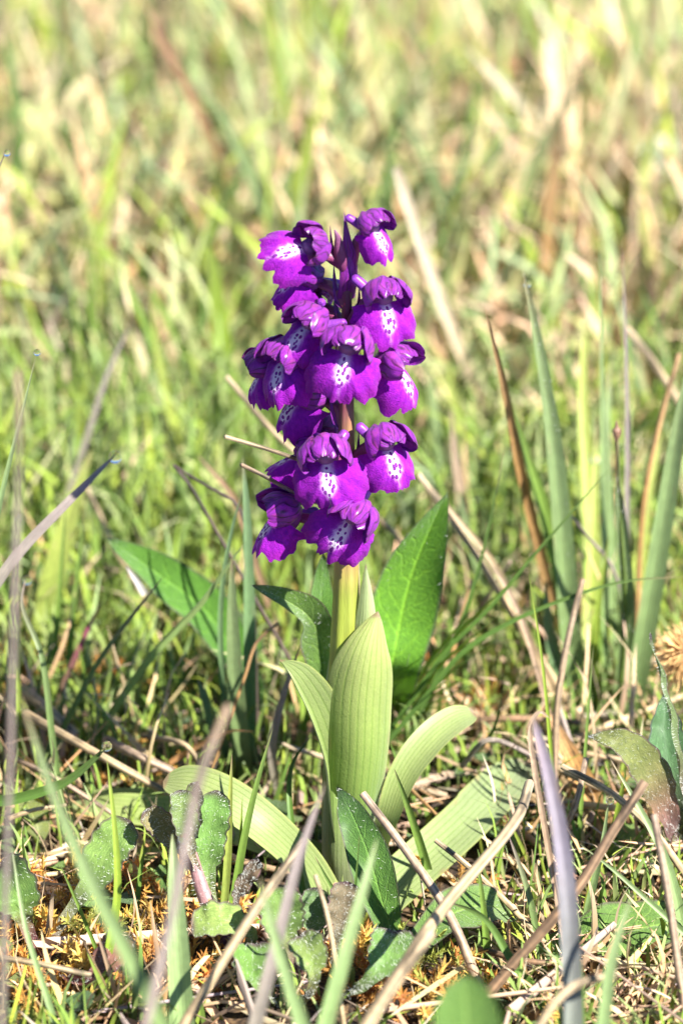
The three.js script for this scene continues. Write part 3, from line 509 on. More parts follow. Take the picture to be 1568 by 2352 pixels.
{
  const t = thing('hairy_herb', 'low rosette of scalloped hairy leaves at the foot of the orchid', 'plant');
  herbLeaf(t, [PG(690, 2260, 0), P(672, 2180, 0.056), P(650, 2110, 0.054), P(636, 2032, 0.052)], 0.0112, { hair: 0.35 });
  herbLeaf(t, [PG(700, 2250, 0), P(712, 2170, 0.05), P(722, 2100, 0.048), P(725, 2038, 0.046)], 0.0072, { hair: 0.3, col: herbCol([0.16, 0.2, 0.1], [0.12, 0.2, 0.1]) });
  herbLeaf(t, [PG(760, 2240, 0), P(775, 2160, 0.054), P(788, 2090, 0.052), P(800, 2025, 0.05)], 0.0082, { fold: 0.3, hair: 0.5, col: herbCol([0.2, 0.24, 0.14], [0.18, 0.14, 0.12]) });
  herbLeaf(t, [PG(770, 2300, 0), PG(840, 2260, 0.008), PG(890, 2200, 0.012), PG(905, 2140, 0.012)], 0.011, { face: V(0.1, 1, 0.8), hair: 0.5, col: herbCol([0.14, 0.22, 0.08], [0.13, 0.24, 0.08]) });
  herbLeaf(t, [PG(640, 2310, 0), PG(600, 2270, 0.008), PG(580, 2230, 0.01), PG(590, 2170, 0.01)], 0.0095, { face: V(0, 1, 0.8), hair: 0.25, col: herbCol([0.14, 0.22, 0.06], [0.14, 0.27, 0.07]) });
  herbLeaf(t, [PG(680, 2320, 0), PG(720, 2260, 0.01), PG(715, 2200, 0.014), PG(690, 2150, 0.014)], 0.0085, { face: V(0, 0.8, 1), hair: 0.3, col: herbCol([0.2, 0.2, 0.08], [0.2, 0.28, 0.1]) });
}
{
  const t = thing('hairy_herb', 'hairy reddish herb with serrated leaf below the fuzzy tan seed head', 'plant');
  herbLeaf(t, [PG(1555, 1960, 0), P(1530, 1860, 0.008), P(1490, 1770, 0.012), P(1430, 1705, 0.014), P(1350, 1690, 0.014)], 0.0105, { face: V(0.1, 0.5, 1), fold: 0.08, cup: 0.1, prof: lance(0.3, 0.5), edge: (q) => 1 + 0.12 * Math.abs(Math.sin(q * 30)), col: herbCol([0.28, 0.15, 0.14], [0.17, 0.19, 0.08]), hair: 0.7 });
  herbLeaf(t, [PG(1570, 1950, 0), P(1550, 1820, 0), P(1530, 1700, -0.004), P(1525, 1590, -0.01)], 0.0115, { prof: lance(0.4, 0.55), edge: (q) => 1 + 0.14 * Math.abs(Math.sin(q * 26)), col: herbCol([0.1, 0.16, 0.08], [0.07, 0.15, 0.08], [0.07, 0.04, 0.09]), hair: 0.15 });
  herbLeaf(t, [PG(1580, 1950, 0), P(1562, 1800, 0.01), P(1530, 1620, 0.012), P(1490, 1455, 0.01)], 0.0034, { face: V(1, 0.1, 0.6), fold: 0.6, prof: lance(0.4, 0.5), edge: (q) => 1 + 0.2 * Math.abs(Math.sin(q * 34)), col: herbCol([0.2, 0.12, 0.12], [0.16, 0.22, 0.12]), hair: 0.5 });
}

// ---------------------------------------------------------------- single grass blades, straws and stalks
// pts run from the foot to the tip, in photo measure; z: distances of foot and tip (null: the foot stands where the ground is seen)
function course(pts, za, zb, lie, rest) {
  if (lie !== undefined) return pts.map(([x, y, h]) => PG(x, y, h ?? lie));
  let a; const out = [];
  const first = za === null ? PG(pts[0][0], pts[0][1], -0.001) : null; const z0 = first ? first.z : za, z1 = zb ?? z0;
  pts.forEach(([x, y], i) => out.push(i === 0 && first ? first : P(x, y, lerp(z0, z1, i / (pts.length - 1)))));
  if (rest) return out;
  const p = out[0], gy = groundY(p.x, p.z);
  if (p.y > gy + 0.0015) { const d = p.clone().sub(out[1]); const k = d.y < -0.3 * d.length() ? (p.y - gy + 0.002) / -d.y : 0; out.unshift(k ? p.clone().addScaledVector(d, k) : V(p.x + d.x * 0.3, gy - 0.002, p.z)); }
  return out;
}
function bladeMesh(name, parent, { p, z = [null, null], w, c = 'green', lie, round, fold, cup, yaw = 0, tw = 0, tipW = 0, blunt, rest }) {
  const pts = course(p, z[0], z[1], lie, rest), mid = pts[Math.floor(pts.length / 2)], W = w * PX(mid), dryish = ['tan', 'pink', 'brown', 'dark', 'orange'].includes(c);
  const v = rr(0.9, 1.1), worn = dryish || c === 'lime' ? 0 : rr(0, 1);
  const col = (t, u = 0) => { const k = ramp(c, t); const n = 1 + 0.2 * noise(t * 9, u, W * 9e4) + 0.12 * noise(t * 40, u * 3, W * 5e4); const q = [k[0] * v * n, k[1] * v * n, k[2] * v * n]; const dry = (worn * sstep(0.86, 0.99, t + 0.04 * noise(t * 20, u * 4))) + 0.6 * sstep(0.4, 0.62, noise(t * 13, u * 1.5, W * 7e4)) * sstep(0.3, 0.9, Math.abs(u)); return mix3(q, [0.36, 0.25, 0.15], clamp(dry, 0, 0.85)); };
  const geo = round ? stalk({ pts, r: (t) => W / 2 * lerp(1, tipW || 0.75, t) * (1 + (blunt ? 0 : 0)), n: 26, m: 8, col: (t) => { const k = col(t), b = round === 'banded' ? (noise(t * 16, 3) > 0.32 ? 0.45 : 1.15) : 1; return k.map((q) => q * b); } })
    : ribbon({ pts, w: W, n: 34, m: 6, fold: fold ?? 0.3, cup: cup ?? 0.1, face: V(Math.sin(yaw), 0.3, Math.cos(yaw)), twist: tw, prof: blunt ? (t) => t > 0.96 ? 0.7 : 1 : (t) => lerp(0.85, 1, Math.min(1, t * 4)) * Math.pow(1 - t ** 2.2, 0.8), col });
  return part(name, geo, dryish || round ? M.dry : M.blade, parent);
}
const tips = {};
function B(name, category, label, o, key) {
  const m = bladeMesh(name, scene, o); tag(m, label, category, o.group);
  if (key) { const e = o.p[o.p.length - 1]; tips[key] = [e[0], e[1], o.z?.[1] ?? o.z?.[0] ?? PG(o.p[0][0], o.p[0][1]).z]; }
  return m;
}
const GB = (label, o, key) => B('grass_leaf', 'grass blade', label, o, key);
const ST = (label, o, key) => B('straw', 'straw', label, { round: true, c: 'tan', ...o }, key);
const DB = (label, o, key) => B('dead_grass_leaf', 'dead blade', label, { c: 'tan', ...o }, key);

// --- beside and behind the orchid, on the side of the sedge tuft
GB('slim upright green blade carrying a dewdrop on its tip, high beside the grey stalk', { p: [[-40, 1400], [2, 1150], [42, 985], [85, 812]], z: [-0.02, -0.02], w: 15, c: 'glauc' }, 'a');
B('dry_stalk', 'stalk', 'tall blurred lilac grey dry stalk, upright along the picture edge', { p: [[5, 2330], [18, 1900], [36, 1300], [44, 1000], [40, 850]], z: [0.18, 0.16], w: 18, c: 'lilac', round: true });
GB('grey green blade arching over the wide yellow leaf, dewdrop at its tip', { p: [[-60, 1420], [40, 1275], [150, 1160], [220, 1090], [270, 1040]], z: [-0.03, -0.05], w: 27, c: 'lilac' }, 'b');
GB('wide yellow green blade with dark tip standing behind the arching grey blade', { p: [[85, 1560], [118, 1350], [160, 1190], [212, 1032]], z: [null, -0.14], w: 60, c: 'yellow', fold: 0.15 });
GB('narrow dark green blade close beside the wide yellow green blade', { p: [[100, 1420], [130, 1280], [180, 1150]], z: [-0.15, -0.16], w: 26, c: 'deep' });
GB('thin blade entering high at the picture edge with a dewdrop on top', { p: [[-60, 560], [-20, 430], [14, 348]], z: [0.0, 0.0], w: 12, c: 'purpletip' }, 'c');
GB('short purple-tipped blade with a dewdrop hanging below the grey stalk', { p: [[122, 1700], [95, 1500], [52, 1390], [60, 1325]], z: [-0.03, -0.05], w: 16, c: 'purpletip' }, 'd');
GB('slanting narrow blade ending in a purple point before the shaded leaf', { p: [[90, 1790], [160, 1640], [233, 1508], [310, 1405], [377, 1322]], z: [null, -0.05], w: 17, c: 'purpletip', yaw: 0.6 });
GB('long green blade slanting up to the blue sedge, widest of the slanting ones', { p: [[165, 1770], [250, 1640], [345, 1505], [458, 1385], [520, 1300], [566, 1240]], z: [null, -0.045], w: 33, c: [[0.26, 0.4, 0.08], [0.32, 0.46, 0.14], [0.3, 0.4, 0.16]], yaw: 0.9 });
GB('short magenta coloured blade among thin green grass', { p: [[172, 1515], [200, 1450], [240, 1368]], z: [-0.09, -0.09], w: 15, c: 'magenta' });
GB('thin straight green blade rising beside the magenta one', { p: [[118, 1640], [135, 1400], [152, 1150]], z: [null, -0.1], w: 15, c: 'green' });
GB('thin straight green blade crossing just in front of the wide yellow one', { p: [[146, 1640], [170, 1400], [196, 1165]], z: [null, -0.1], w: 17, c: 'green' });
GB('bright green blade growing out of the litter next to the grey stalk', { p: [[48, 1780], [42, 1560], [44, 1380]], z: [null, -0.06], w: 15, c: 'lime' });
{
  const t = thing('sedge_tuft', 'tuft of wide blue green sedge blades standing tall beside the orchid', 'sedge');
  for (const o of [
    { p: [[566, 1795], [552, 1690], [540, 1540], [534, 1400], [533, 1275]], z: [null, -0.045], w: 44, c: 'glauc', fold: 0.2 },
    { p: [[572, 1790], [572, 1600], [571, 1380], [566, 1180], [557, 1048]], z: [null, -0.055], w: 33, c: 'blue', fold: 0.35, yaw: 0.3 },
    { p: [[560, 1795], [515, 1600], [508, 1380], [530, 1230], [559, 1120]], z: [null, -0.05], w: 15, c: 'blue' },
    { p: [[560, 1790], [500, 1690], [470, 1600], [455, 1560]], z: [null, -0.06], w: 30, c: 'blue' },
  ]) bladeMesh('blade', t, o);
}
B('twig', 'twig', 'dark thin twig crossing the gap before the sedge tuft', { p: [[590, 1640], [575, 1300], [545, 1160], [490, 1125], [440, 1095], [398, 1068]], z: [-0.065, -0.075], w: 9, c: 'dark', round: true });
B('twig', 'twig', 'dark thin twig sloping down from the crossing twig', { p: [[520, 1260], [480, 1190], [440, 1120], [402, 1072]], z: [-0.075, -0.08], w: 10, c: 'dark', round: true });
ST('banded straw stuck out sideways behind the orchid flowers', { p: [[822, 1680], [822, 1450], [806, 1160], [752, 1085], [640, 1040], [517, 1003]], z: [-0.034, 0.022], w: 12, round: 'banded' });
ST('thin grey straw running behind the lowest flowers', { p: [[830, 1700], [815, 1400], [770, 1185], [680, 1135], [610, 1095], [555, 1068]], z: [-0.035, 0.018], w: 12, c: [[0.4, 0.34, 0.27], [0.46, 0.4, 0.33], [0.42, 0.36, 0.3]] });

// --- on the side of the orange blade
DB('orange tan dead blade, tallest dry one beside the sedge clump', { p: [[1300, 1500], [1245, 1290], [1195, 1080], [1155, 880], [1111, 700]], z: [null, -0.07], w: 28, c: 'orange' });
{
  const t = thing('sedge_tuft', 'clump of upright pale green sedge blades with hairy edges near the orange blade', 'sedge');
  const list = [
    { p: [[1330, 1640], [1312, 1480], [1296, 1280], [1274, 1040], [1245, 840], [1200, 618]], z: [null, -0.08], w: 54, c: 'glauc', fold: 0.25 },
    { p: [[1325, 1650], [1300, 1400], [1285, 1150], [1262, 900], [1217, 655]], z: [null, -0.1], w: 22, c: 'glauc' },
    { p: [[1330, 1640], [1270, 1250], [1215, 1060], [1150, 870]], z: [null, -0.11], w: 34, c: 'green' },
    { p: [[1330, 1650], [1290, 1560], [1262, 1450], [1250, 1330]], z: [null, -0.1], w: 40, c: 'blue' },
    { p: [[1345, 1640], [1350, 1450], [1362, 1200], [1370, 950]], z: [null, -0.15], w: 34, c: 'yellow' },
    { p: [[1390, 1640], [1388, 1300], [1384, 1000], [1376, 540]], z: [null, -0.13], w: 17, c: 'glauc' },
    { p: [[1425, 1650], [1436, 1300], [1440, 950], [1428, 556]], z: [null, -0.12], w: 15, c: 'lilac' },
    { p: [[1360, 1610], [1366, 1400], [1352, 1150], [1338, 900], [1345, 700]], z: [null, -0.19], w: 44, c: 'yellow' },
    { p: [[1405, 1600], [1400, 1300], [1390, 1050], [1402, 830]], z: [null, -0.2], w: 36, c: 'glauc' },
    { p: [[1380, 1620], [1366, 1400], [1340, 1250], [1310, 1120]], z: [null, -0.16], w: 30, c: 'green' },
    { p: [[1450, 1620], [1462, 1400], [1482, 1180], [1520, 980]], z: [null, -0.17], w: 34, c: 'yellow' },
    { p: [[1370, 1660], [1360, 1560], [1372, 1400], [1398, 1230]], z: [null, -0.1], w: 24, c: 'lime' },
    { p: [[1418, 1645], [1440, 1420], [1428, 1220], [1414, 1080]], z: [null, -0.07], w: 38, c: 'glauc' },
  ];
  for (const o of list) { const b = bladeMesh('blade', t, o); if (o.w > 35) hairs(b, b.geometry, 0.25, 0.001); }
  bladeMesh('stalk', t, { p: [[1418, 1645], [1436, 1420], [1424, 1200], [1415, 1008]], z: [null, -0.068], w: 11, c: 'green', round: true });
  const bp = P(1415, 992, -0.068), k = PX(bp); part('bud', stalk({ pts: [P(1415, 1012, -0.068), bp, P(1414, 966, -0.068)], r: (q) => k * 10 * Math.sin(Math.PI * clamp(0.1 + q * 0.85, 0, 1)) * (q > 0.6 ? 0.5 : 1), n: 14, m: 10, col: () => [0.25, 0.13, 0.08] }), M.flesh, t);
}
GB('wide fresh green blade leaning across the picture edge above the seed head', { p: [[1440, 1690], [1478, 1470], [1530, 1150], [1560, 960], [1596, 780]], z: [null, -0.07], w: 52, c: 'glauc' });
GB('thin dark green blade arching flat across the sedge clump', { p: [[985, 1590], [1060, 1500], [1150, 1440], [1290, 1378], [1430, 1336], [1580, 1324]], z: [-0.05, -0.05], w: 13, c: 'deep' });
GB('thin dark green blade slanting up across the sedge clump to a point', { p: [[950, 1600], [1020, 1500], [1120, 1400], [1230, 1270], [1310, 1178], [1397, 1078]], z: [-0.06, -0.055], w: 11, c: 'deep' });
GB('dark green thin blade curving up past the orange blade foot', { p: [[1000, 1560], [1070, 1400], [1120, 1220], [1160, 1022]], z: [-0.07, -0.07], w: 12, c: 'deep' });
{
  const t = thing('grass_tuft', 'spreading tuft of thin bright green grass just beside the orchid leaf', 'grass tuft');
  const tipsG = [[1085, 1400], [1050, 1450], [1110, 1490], [1060, 1530], [1010, 1420], [1180, 1330], [1140, 1470], [1030, 1560], [1090, 1570], [985, 1480], [1220, 1390], [1000, 1540], [940, 1500], [1060, 1600], [970, 1560], [1120, 1530], [1160, 1400], [1020, 1480]];
  for (const [x, y] of tipsG) bladeMesh('blade', t, { p: [[905 + rr(-14, 20), 1680 + rr(-8, 8)], [lerp(905, x, 0.4) - 8, lerp(1680, y, 0.5)], [lerp(905, x, 0.75), lerp(1680, y, 0.82)], [x, y]], z: [null, -0.035 + rr(-0.02, 0.01)], w: rr(11, 19), c: [[0.26, 0.46, 0.03], [0.34, 0.55, 0.04], [0.32, 0.5, 0.06]], yaw: 0.4 });
}
GB('bright lime thin blade, upright and sharp beside the brown stalk', { p: [[1270, 1840], [1262, 1700], [1242, 1500], [1212, 1308]], z: [-0.015, -0.015], w: 11, c: 'lime' });
B('dry_stalk', 'stalk', 'brown dry stalk standing next to the bright lime blade', { p: [[1272, 1790], [1280, 1610], [1305, 1460], [1338, 1330]], z: [-0.03, -0.05], w: 18, c: [[0.3, 0.2, 0.11], [0.4, 0.29, 0.18], [0.42, 0.32, 0.22]], round: true });
GB('green blade low before the pale sedge with a light stripe', { p: [[1330, 1900], [1345, 1700], [1362, 1480]], z: [-0.01, -0.02], w: 11, c: 'green' });
GB('small dark green blade with red tip curling up from the rosette leaf', { p: [[1000, 1790], [1080, 1735], [1130, 1680], [1154, 1595]], z: [null, -0.03], w: 13, c: 'deep' });
ST('tan leaning straw in the litter beside the big pointed leaf', { p: [[1270, 1560], [1180, 1420], [1090, 1270], [960, 1090]], z: [-0.09, -0.1], w: 20, c: 'tan' });
ST('rusty straw upright in the litter beside the thin green tuft', { p: [[1010, 1650], [1050, 1450], [1085, 1330]], z: [-0.09, -0.1], w: 12, c: 'orange' });
DB('pale dead blade behind the flowers, leaning left up to a broad end', { p: [[1060, 820], [1005, 680], [950, 520], [906, 386]], z: [-0.3, -0.26], w: 30, yaw: 0.5, c: [[0.7, 0.54, 0.34], [0.85, 0.68, 0.48], [0.85, 0.7, 0.52]], blunt: true });
ST('long pale straw sloping behind all the flowers to the big pointed leaf', { p: [[985, 1560], [960, 1380], [928, 1255], [860, 1183], [640, 1005], [520, 865]], z: [null, -0.12], w: 17, c: 'tan' });

// --- straws and dead stems in the tangle, standing ones first
DB('yellow tan dead blade slanting down beside the tip of the big pointed leaf', { p: [[1215, 1470], [1136, 1300], [1050, 1190], [972, 1098]], z: [-0.09, -0.1], w: 20, c: 'tan' });
DB('pink tan split blade continuing below the yellow tan dead blade', { p: [[1250, 1600], [1200, 1430], [1160, 1345], [1122, 1288]], z: [-0.075, -0.08], w: 13, c: 'pink' });
ST('tan straw slanting behind the bud-tipped stalk', { p: [[1620, 1010], [1555, 920], [1500, 835], [1436, 752]], z: [-0.2, -0.2], w: 22, c: 'tan' });
ST('thin rust coloured stalk leaning at the picture edge beyond the wide green blade', { p: [[1455, 1560], [1478, 1150], [1512, 980], [1558, 812]], z: [null, -0.13], w: 15, c: 'orange' });
ST('grey straw crossing behind the bud-tipped sedge blade', { p: [[1450, 1640], [1432, 1400], [1402, 1298], [1355, 1240], [1306, 1180]], z: [null, -0.1], w: 10, c: 'lilac' });
DB('whitish pink dead blade standing behind the orchid between flowers and orange blade', { p: [[1070, 1300], [1060, 1140], [1045, 1040], [1036, 930]], z: [-0.2, -0.2], w: 32, c: 'pink' });
DB('rusty brown dead blade leaning behind the crossing twigs', { p: [[600, 1330], [538, 1145], [495, 1090], [452, 1044]], z: [-0.13, -0.13], w: 18, c: 'brown' });
DB('white sliver of dead leaf along the lower margin of the shaded pointed leaf', { p: [[334, 1366], [318, 1340], [290, 1300]], z: [-0.074, -0.074], w: 17, rest: true, c: [[0.6, 0.55, 0.5], [0.75, 0.7, 0.66], [0.7, 0.62, 0.6]] });
DB('upright pale dead blade beside the grass pair and the sedge foot', { p: [[640, 1830], [625, 1720], [650, 1600], [690, 1480]], z: [null, -0.03], w: 22, c: 'lilac' });
ST('short rusty needle of straw behind the upper sheath leaf', { p: [[560, 1560], [590, 1475], [640, 1430]], z: [-0.05, -0.05], w: 9, c: 'orange' });
ST('grey purple blurred stalk leaning over the litter towards the sedge foot', { p: [[340, 2330], [392, 2110], [458, 1790], [524, 1622]], z: [0.2, 0.17], w: 27, c: 'lilac' });
for (const [label, a, b, c, w, col] of [
  ['broad pale straw lying in the litter under the slanting blades', [52, 1585, 0.014], [110, 1630, 0.016], [175, 1690, 0.01], 30, 'tan'],
  ['long pale straw lying from the grey stalk towards the rosette leaf', [60, 1640, 0.02], [230, 1735, 0.02], [400, 1830, 0.008], 22, 'tan'],
  ['whitish straw lying across the litter above the rosette leaf', [245, 1700, 0.012], [330, 1742, 0.016], [440, 1790, 0.012], 24, 'pink'],
  ['bent pale straw lying close to the sedge foot', [330, 1690, 0.01], [430, 1715, 0.022], [470, 1790, 0.006], 15, 'tan'],
  ['thin pink straw lying in the litter behind the spoon-shaped leaf', [30, 1740, 0.012], [150, 1800, 0.014], [260, 1870, 0.008], 13, 'pink'],
  ['thin tan straw lying between moss and the dark sideways blade', [20, 1880, 0.016], [80, 1860, 0.014], [150, 1850, 0.01], 12, 'tan'],
  ['grey arched dry stem lying behind the flat rosette leaf', [1060, 1760, 0.012], [1120, 1700, 0.022], [1250, 1750, 0.012], 14, 'lilac'],
  ['pale straw lying behind the curled dry tip', [1160, 1690, 0.012], [1290, 1770, 0.014], [1420, 1830, 0.01], 20, 'tan'],
  ['brown straw lying flat beyond the rosette leaf tip', [1080, 1655, 0.01], [1190, 1650, 0.012], [1330, 1660, 0.01], 20, 'brown'],
  ['tan straw lying under the serrated leaf', [1260, 1720, 0.014], [1370, 1735, 0.014], [1500, 1760, 0.012], 16, 'tan'],
  ['pale bent straw standing out of the moss by the flat rosette leaf', [1260, 1960, 0.004], [1320, 1850, 0.02], [1345, 1740, 0.03], 18, 'pink'],
  ['brown stem lying low beneath the flat herb leaf', [1100, 2180, 0.006], [1230, 2210, 0.008], [1400, 2200, 0.006], 16, 'brown'],
  ['thin rusty straw lying at the foot of the curved rosette leaf', [930, 1800, 0.012], [1010, 1880, 0.012], [1060, 1930, 0.008], 9, 'orange'],
]) ST(label, { p: [a, b, c], z: [], lie: 0.012, w, c: col });

GB('pale green blade standing behind the pointed leaf, ending level with the lowest flowers', { p: [[1130, 1420], [1080, 1250], [1050, 1120]], z: [null, -0.16], w: 22, c: 'glauc', yaw: 0.5 });
GB('broad soft yellow green blade blurred between the flowers and the orange blade', { p: [[1080, 1180], [1060, 1000], [1015, 830]], z: [-0.26, -0.25], w: 36, c: 'yellow', yaw: 0.5 });
GB('soft grey green blade blurred close beside the middle flowers', { p: [[1010, 1120], [1000, 960], [985, 830]], z: [-0.24, -0.24], w: 24, c: 'glauc', yaw: 0.5 });
ST('thin pale straw crossing the gap between the pointed leaf and the sedge clump', { p: [[1010, 1560], [1090, 1420], [1170, 1290]], z: [null, -0.1], w: 12, c: 'pink' });
GB('blurred pale green blade leaning among the grass above the arching dewdrop blade', { p: [[420, 1060], [370, 860], [340, 640]], z: [-0.25, -0.24], w: 30, c: 'yellow', yaw: 0.6 });
GB('blurred bright green upright blade beside the tall flowers on the sedge tuft side', { p: [[240, 860], [228, 680], [232, 480]], z: [-0.35, -0.33], w: 34, c: 'lime', yaw: 0.6 });
ST('pale straw leaning through the grass behind the slanting blades', { p: [[330, 1380], [260, 1250], [200, 1120]], z: [-0.16, -0.16], w: 15, c: 'tan' });

// --- nearest the lens
GB('long pale grey green blade crossing low and blurred, nearest the lens', { p: [[400, 2400], [300, 2200], [205, 2010], [120, 1810], [45, 1590]], z: [0.2, 0.15], w: 42, c: 'glauc' });
GB('blurred brown lilac blade leaning over the hairy rosette', { p: [[575, 2400], [640, 2150], [690, 1960], [748, 1796]], z: [0.14, 0.12], w: 34, c: 'lilac' });
GB('blurred pale green blade crossing in front of the dark-edged leaf', { p: [[735, 2400], [790, 2200], [835, 2040], [866, 1925]], z: [0.15, 0.13], w: 40, c: 'glauc' });
GB('wide blue grey folded blade standing before the pink-stalked herb', { p: [[424, 2420], [412, 2200], [403, 2040], [396, 1915]], z: [0.09, 0.07], w: 62, c: 'glauc', fold: 0.5, tipW: 0.2 }, 'e');
GB('blurred pale green blade rising from the lower edge under the rosette', { p: [[715, 2420], [640, 2180], [596, 2015]], z: [0.16, 0.15], w: 38, c: 'glauc' });
GB('yellow green upright blade before the hairy spoon-shaped leaf', { p: [[244, 2215], [270, 2060], [264, 1900], [246, 1740]], z: [0.06, 0.05], w: 22, c: 'lime' });
GB('dark purple green blade lying out sideways with a dewdrop at its point', { p: [[-60, 1850], [30, 1836], [146, 1798], [215, 1745], [250, 1708]], z: [0.0, 0.005], w: 28, c: 'deep' }, 'f');
GB('thin dark green blade curving down beside the orchid foot', { p: [[692, 2030], [672, 1910], [664, 1800], [676, 1745], [715, 1690]], z: [0.015, -0.01], w: 16, c: 'deep' });
GB('tiny upright dark blade in front of the dark-edged leaf', { p: [[814, 2050], [820, 1990], [825, 1916]], z: [0.04, 0.04], w: 7, c: 'deep' });
GB('small dark green blade leaning at the orchid foot above the rosette', { p: [[790, 2080], [758, 2030], [722, 1965]], z: [0.03, 0.03], w: 12, c: 'deep' });
{
  const t = thing('grass_tuft', 'small tuft of sharp yellow green grass blades beside the small maroon leaf', 'grass tuft');
  bladeMesh('blade', t, { p: [[512, 2120], [524, 1960], [528, 1850], [533, 1732]], z: [null, 0.022], w: 19, c: 'yellow' });
  bladeMesh('blade', t, { p: [[540, 2050], [560, 1930], [590, 1800], [627, 1672]], z: [0.022, 0.02], w: 21, c: 'green' });
  bladeMesh('blade', t, { p: [[538, 2060], [550, 1960], [557, 1828]], z: [0.022, 0.02], w: 14, c: 'lime' });
}
ST('short pink tan straw with sharp broken end leaning before the broad orchid leaf', { p: [[1095, 2250], [1030, 2100], [940, 1965], [832, 1822]], z: [0.06, 0.035], w: 24, c: 'pink', blunt: true });
ST('long pale straw crossing over the pink tan straw, longest of the near ones', { p: [[830, 2400], [940, 2200], [1030, 2070], [1180, 1890], [1215, 1800]], z: [0.13, 0.03], w: 33, c: 'tan' });
ST('thick blurred straw end below the long crossing straw', { p: [[800, 2420], [890, 2280], [990, 2138]], z: [0.13, 0.12], w: 40, c: 'tan', blunt: true });
ST('pale straw sloping down from the long straw towards the flat leaf', { p: [[1225, 2140], [1150, 2060], [1075, 1990], [1000, 1930]], z: [0.035, 0.02], w: 17, c: 'tan' });
ST('thin pale straw standing among the rosette leaves', { p: [[792, 2380], [765, 2180], [748, 2090], [724, 2010]], z: [0.085, 0.07], w: 14, c: 'tan' });
ST('blurred straw crossing in front of the maroon leaf', { p: [[480, 2260], [560, 2130], [620, 2040], [700, 1930]], z: [0.1, 0.08], w: 28, c: 'tan' });
ST('pale straw lying flat at the lower edge beside the moss', { p: [[-40, 2195, 0.012], [80, 2212, 0.014], [210, 2240, 0.012]], z: [], w: 17, lie: 0.012, c: 'tan' });
GB('green blade leaning beside the pink tan straw', { p: [[1000, 2060], [968, 1950], [935, 1850], [905, 1765]], z: [null, 0.02], w: 22, c: 'green' });
GB('green blade rising between the crossed straws', { p: [[1122, 2250], [1112, 2110], [1096, 1970]], z: [null, 0.05], w: 18, c: 'green' });
GB('dark green blade arching over the flat leaf under the straws', { p: [[1240, 2300], [1175, 2206], [1110, 2108], [1020, 2068]], z: [0.07, 0.05], w: 24, c: 'deep' });
GB('green blade with brown tip standing behind the purple blade', { p: [[1240, 2190], [1215, 2060], [1190, 1980], [1167, 1918]], z: [0.05, 0.045], w: 17, c: 'purpletip' });
GB('wide purple grey blade, blurred, bending over at its dry top', { p: [[1316, 2420], [1308, 2150], [1292, 1960], [1262, 1790], [1236, 1690], [1226, 1650]], z: [0.13, 0.09], w: 48, c: [[0.2, 0.26, 0.15], [0.25, 0.22, 0.27], [0.35, 0.27, 0.32]], fold: 0.4 });
DB('dry curled tip of a dead blade hooked behind the purple blade', { p: [[1250, 1900], [1226, 1760], [1218, 1665], [1240, 1635], [1262, 1650]], z: [0.05, 0.05], w: 15, c: 'pink' });
ST('thick brown straw slanting up behind the purple blade', { p: [[1190, 2200], [1318, 2050], [1400, 1920], [1480, 1795]], z: [0.07, 0.06], w: 30, c: 'brown' });
GB('sharp striped green blade leaning from the lower corner under the serrated leaf', { p: [[1570, 2130], [1530, 1980], [1470, 1860], [1400, 1742]], z: [0.035, 0.02], w: 24, c: 'glauc' });
GB('slender upright green blade with a dewdrop on its tip near the brown straw', { p: [[1328, 2170], [1362, 2030], [1382, 1940], [1398, 1830]], z: [null, 0.035], w: 18, c: 'glauc' }, 'g');
GB('slender yellow green blade sloping down across the upright dewdrop blade', { p: [[1590, 2160], [1500, 2080], [1410, 2000], [1330, 1938]], z: [0.05, 0.04], w: 15, c: 'glauc' });
ST('blurred pink straw upright at the picture corner over the flat leaf', { p: [[1562, 2260], [1535, 2070], [1500, 1870]], z: [0.08, 0.07], w: 22, c: 'pink' });
ST('pale straw sloping to the picture edge behind the upright pink straw', { p: [[1600, 2050], [1500, 1910], [1400, 1820], [1290, 1760]], z: [0.02, 0.0], w: 20, c: 'tan' });
GB('pale green blurred blade rising from the lower corner', { p: [[1378, 2420], [1405, 2200], [1452, 2050]], z: [0.14, 0.13], w: 36, c: 'glauc' });
ST('blurred arched straw along the lower edge', { p: [[1200, 2420], [1285, 2290], [1340, 2255], [1410, 2240]], z: [0.14, 0.13], w: 26, c: 'tan' });
GB('green blade growing against the purple grey blade foot', { p: [[1334, 2420], [1330, 2240], [1314, 2090]], z: [0.12, 0.11], w: 26, c: 'green' });
GB('green blade running down beside the spoon-shaped leaf', { p: [[112, 2300], [60, 2130], [28, 1945]], z: [0.09, 0.07], w: 17, c: 'glauc' });
GB('thin blue green blade crossing the golden moss', { p: [[240, 2225], [183, 2085], [136, 1980]], z: [null, 0.05], w: 10, c: 'green' });
GB('thin curved green blade beneath the thick brown straw', { p: [[1330, 2200], [1300, 2100], [1262, 2000], [1250, 1900]], z: [null, 0.05], w: 15, c: 'deep' });
GB('upright green blade close behind the thick brown straw', { p: [[1385, 2000], [1420, 1850], [1438, 1760]], z: [null, -0.0], w: 16, c: 'lime' });
DB('wide brown dead blade lying at the foot of the sedge clump', { p: [[1340, 1800], [1300, 1720], [1262, 1640]], z: [-0.03, -0.05], w: 60, c: 'orange' });
{
  const t = thing('blunt_leaf', 'blunt round-tipped green leaf, very blurred at the lower edge', 'leaf');
  part('leaf', ribbon({ pts: [P(1085, 2480, 0.2), P(1075, 2380, 0.2), P(1065, 2238, 0.198)], w: 0.0118, cup: 0.3, n: 24, m: 10, prof: (q) => Math.sqrt(Math.max(0, 1 - Math.max(0, (q - 0.45) / 0.55) ** 2.4)), col: () => [0.24, 0.4, 0.09] }), M.broad, t);
}
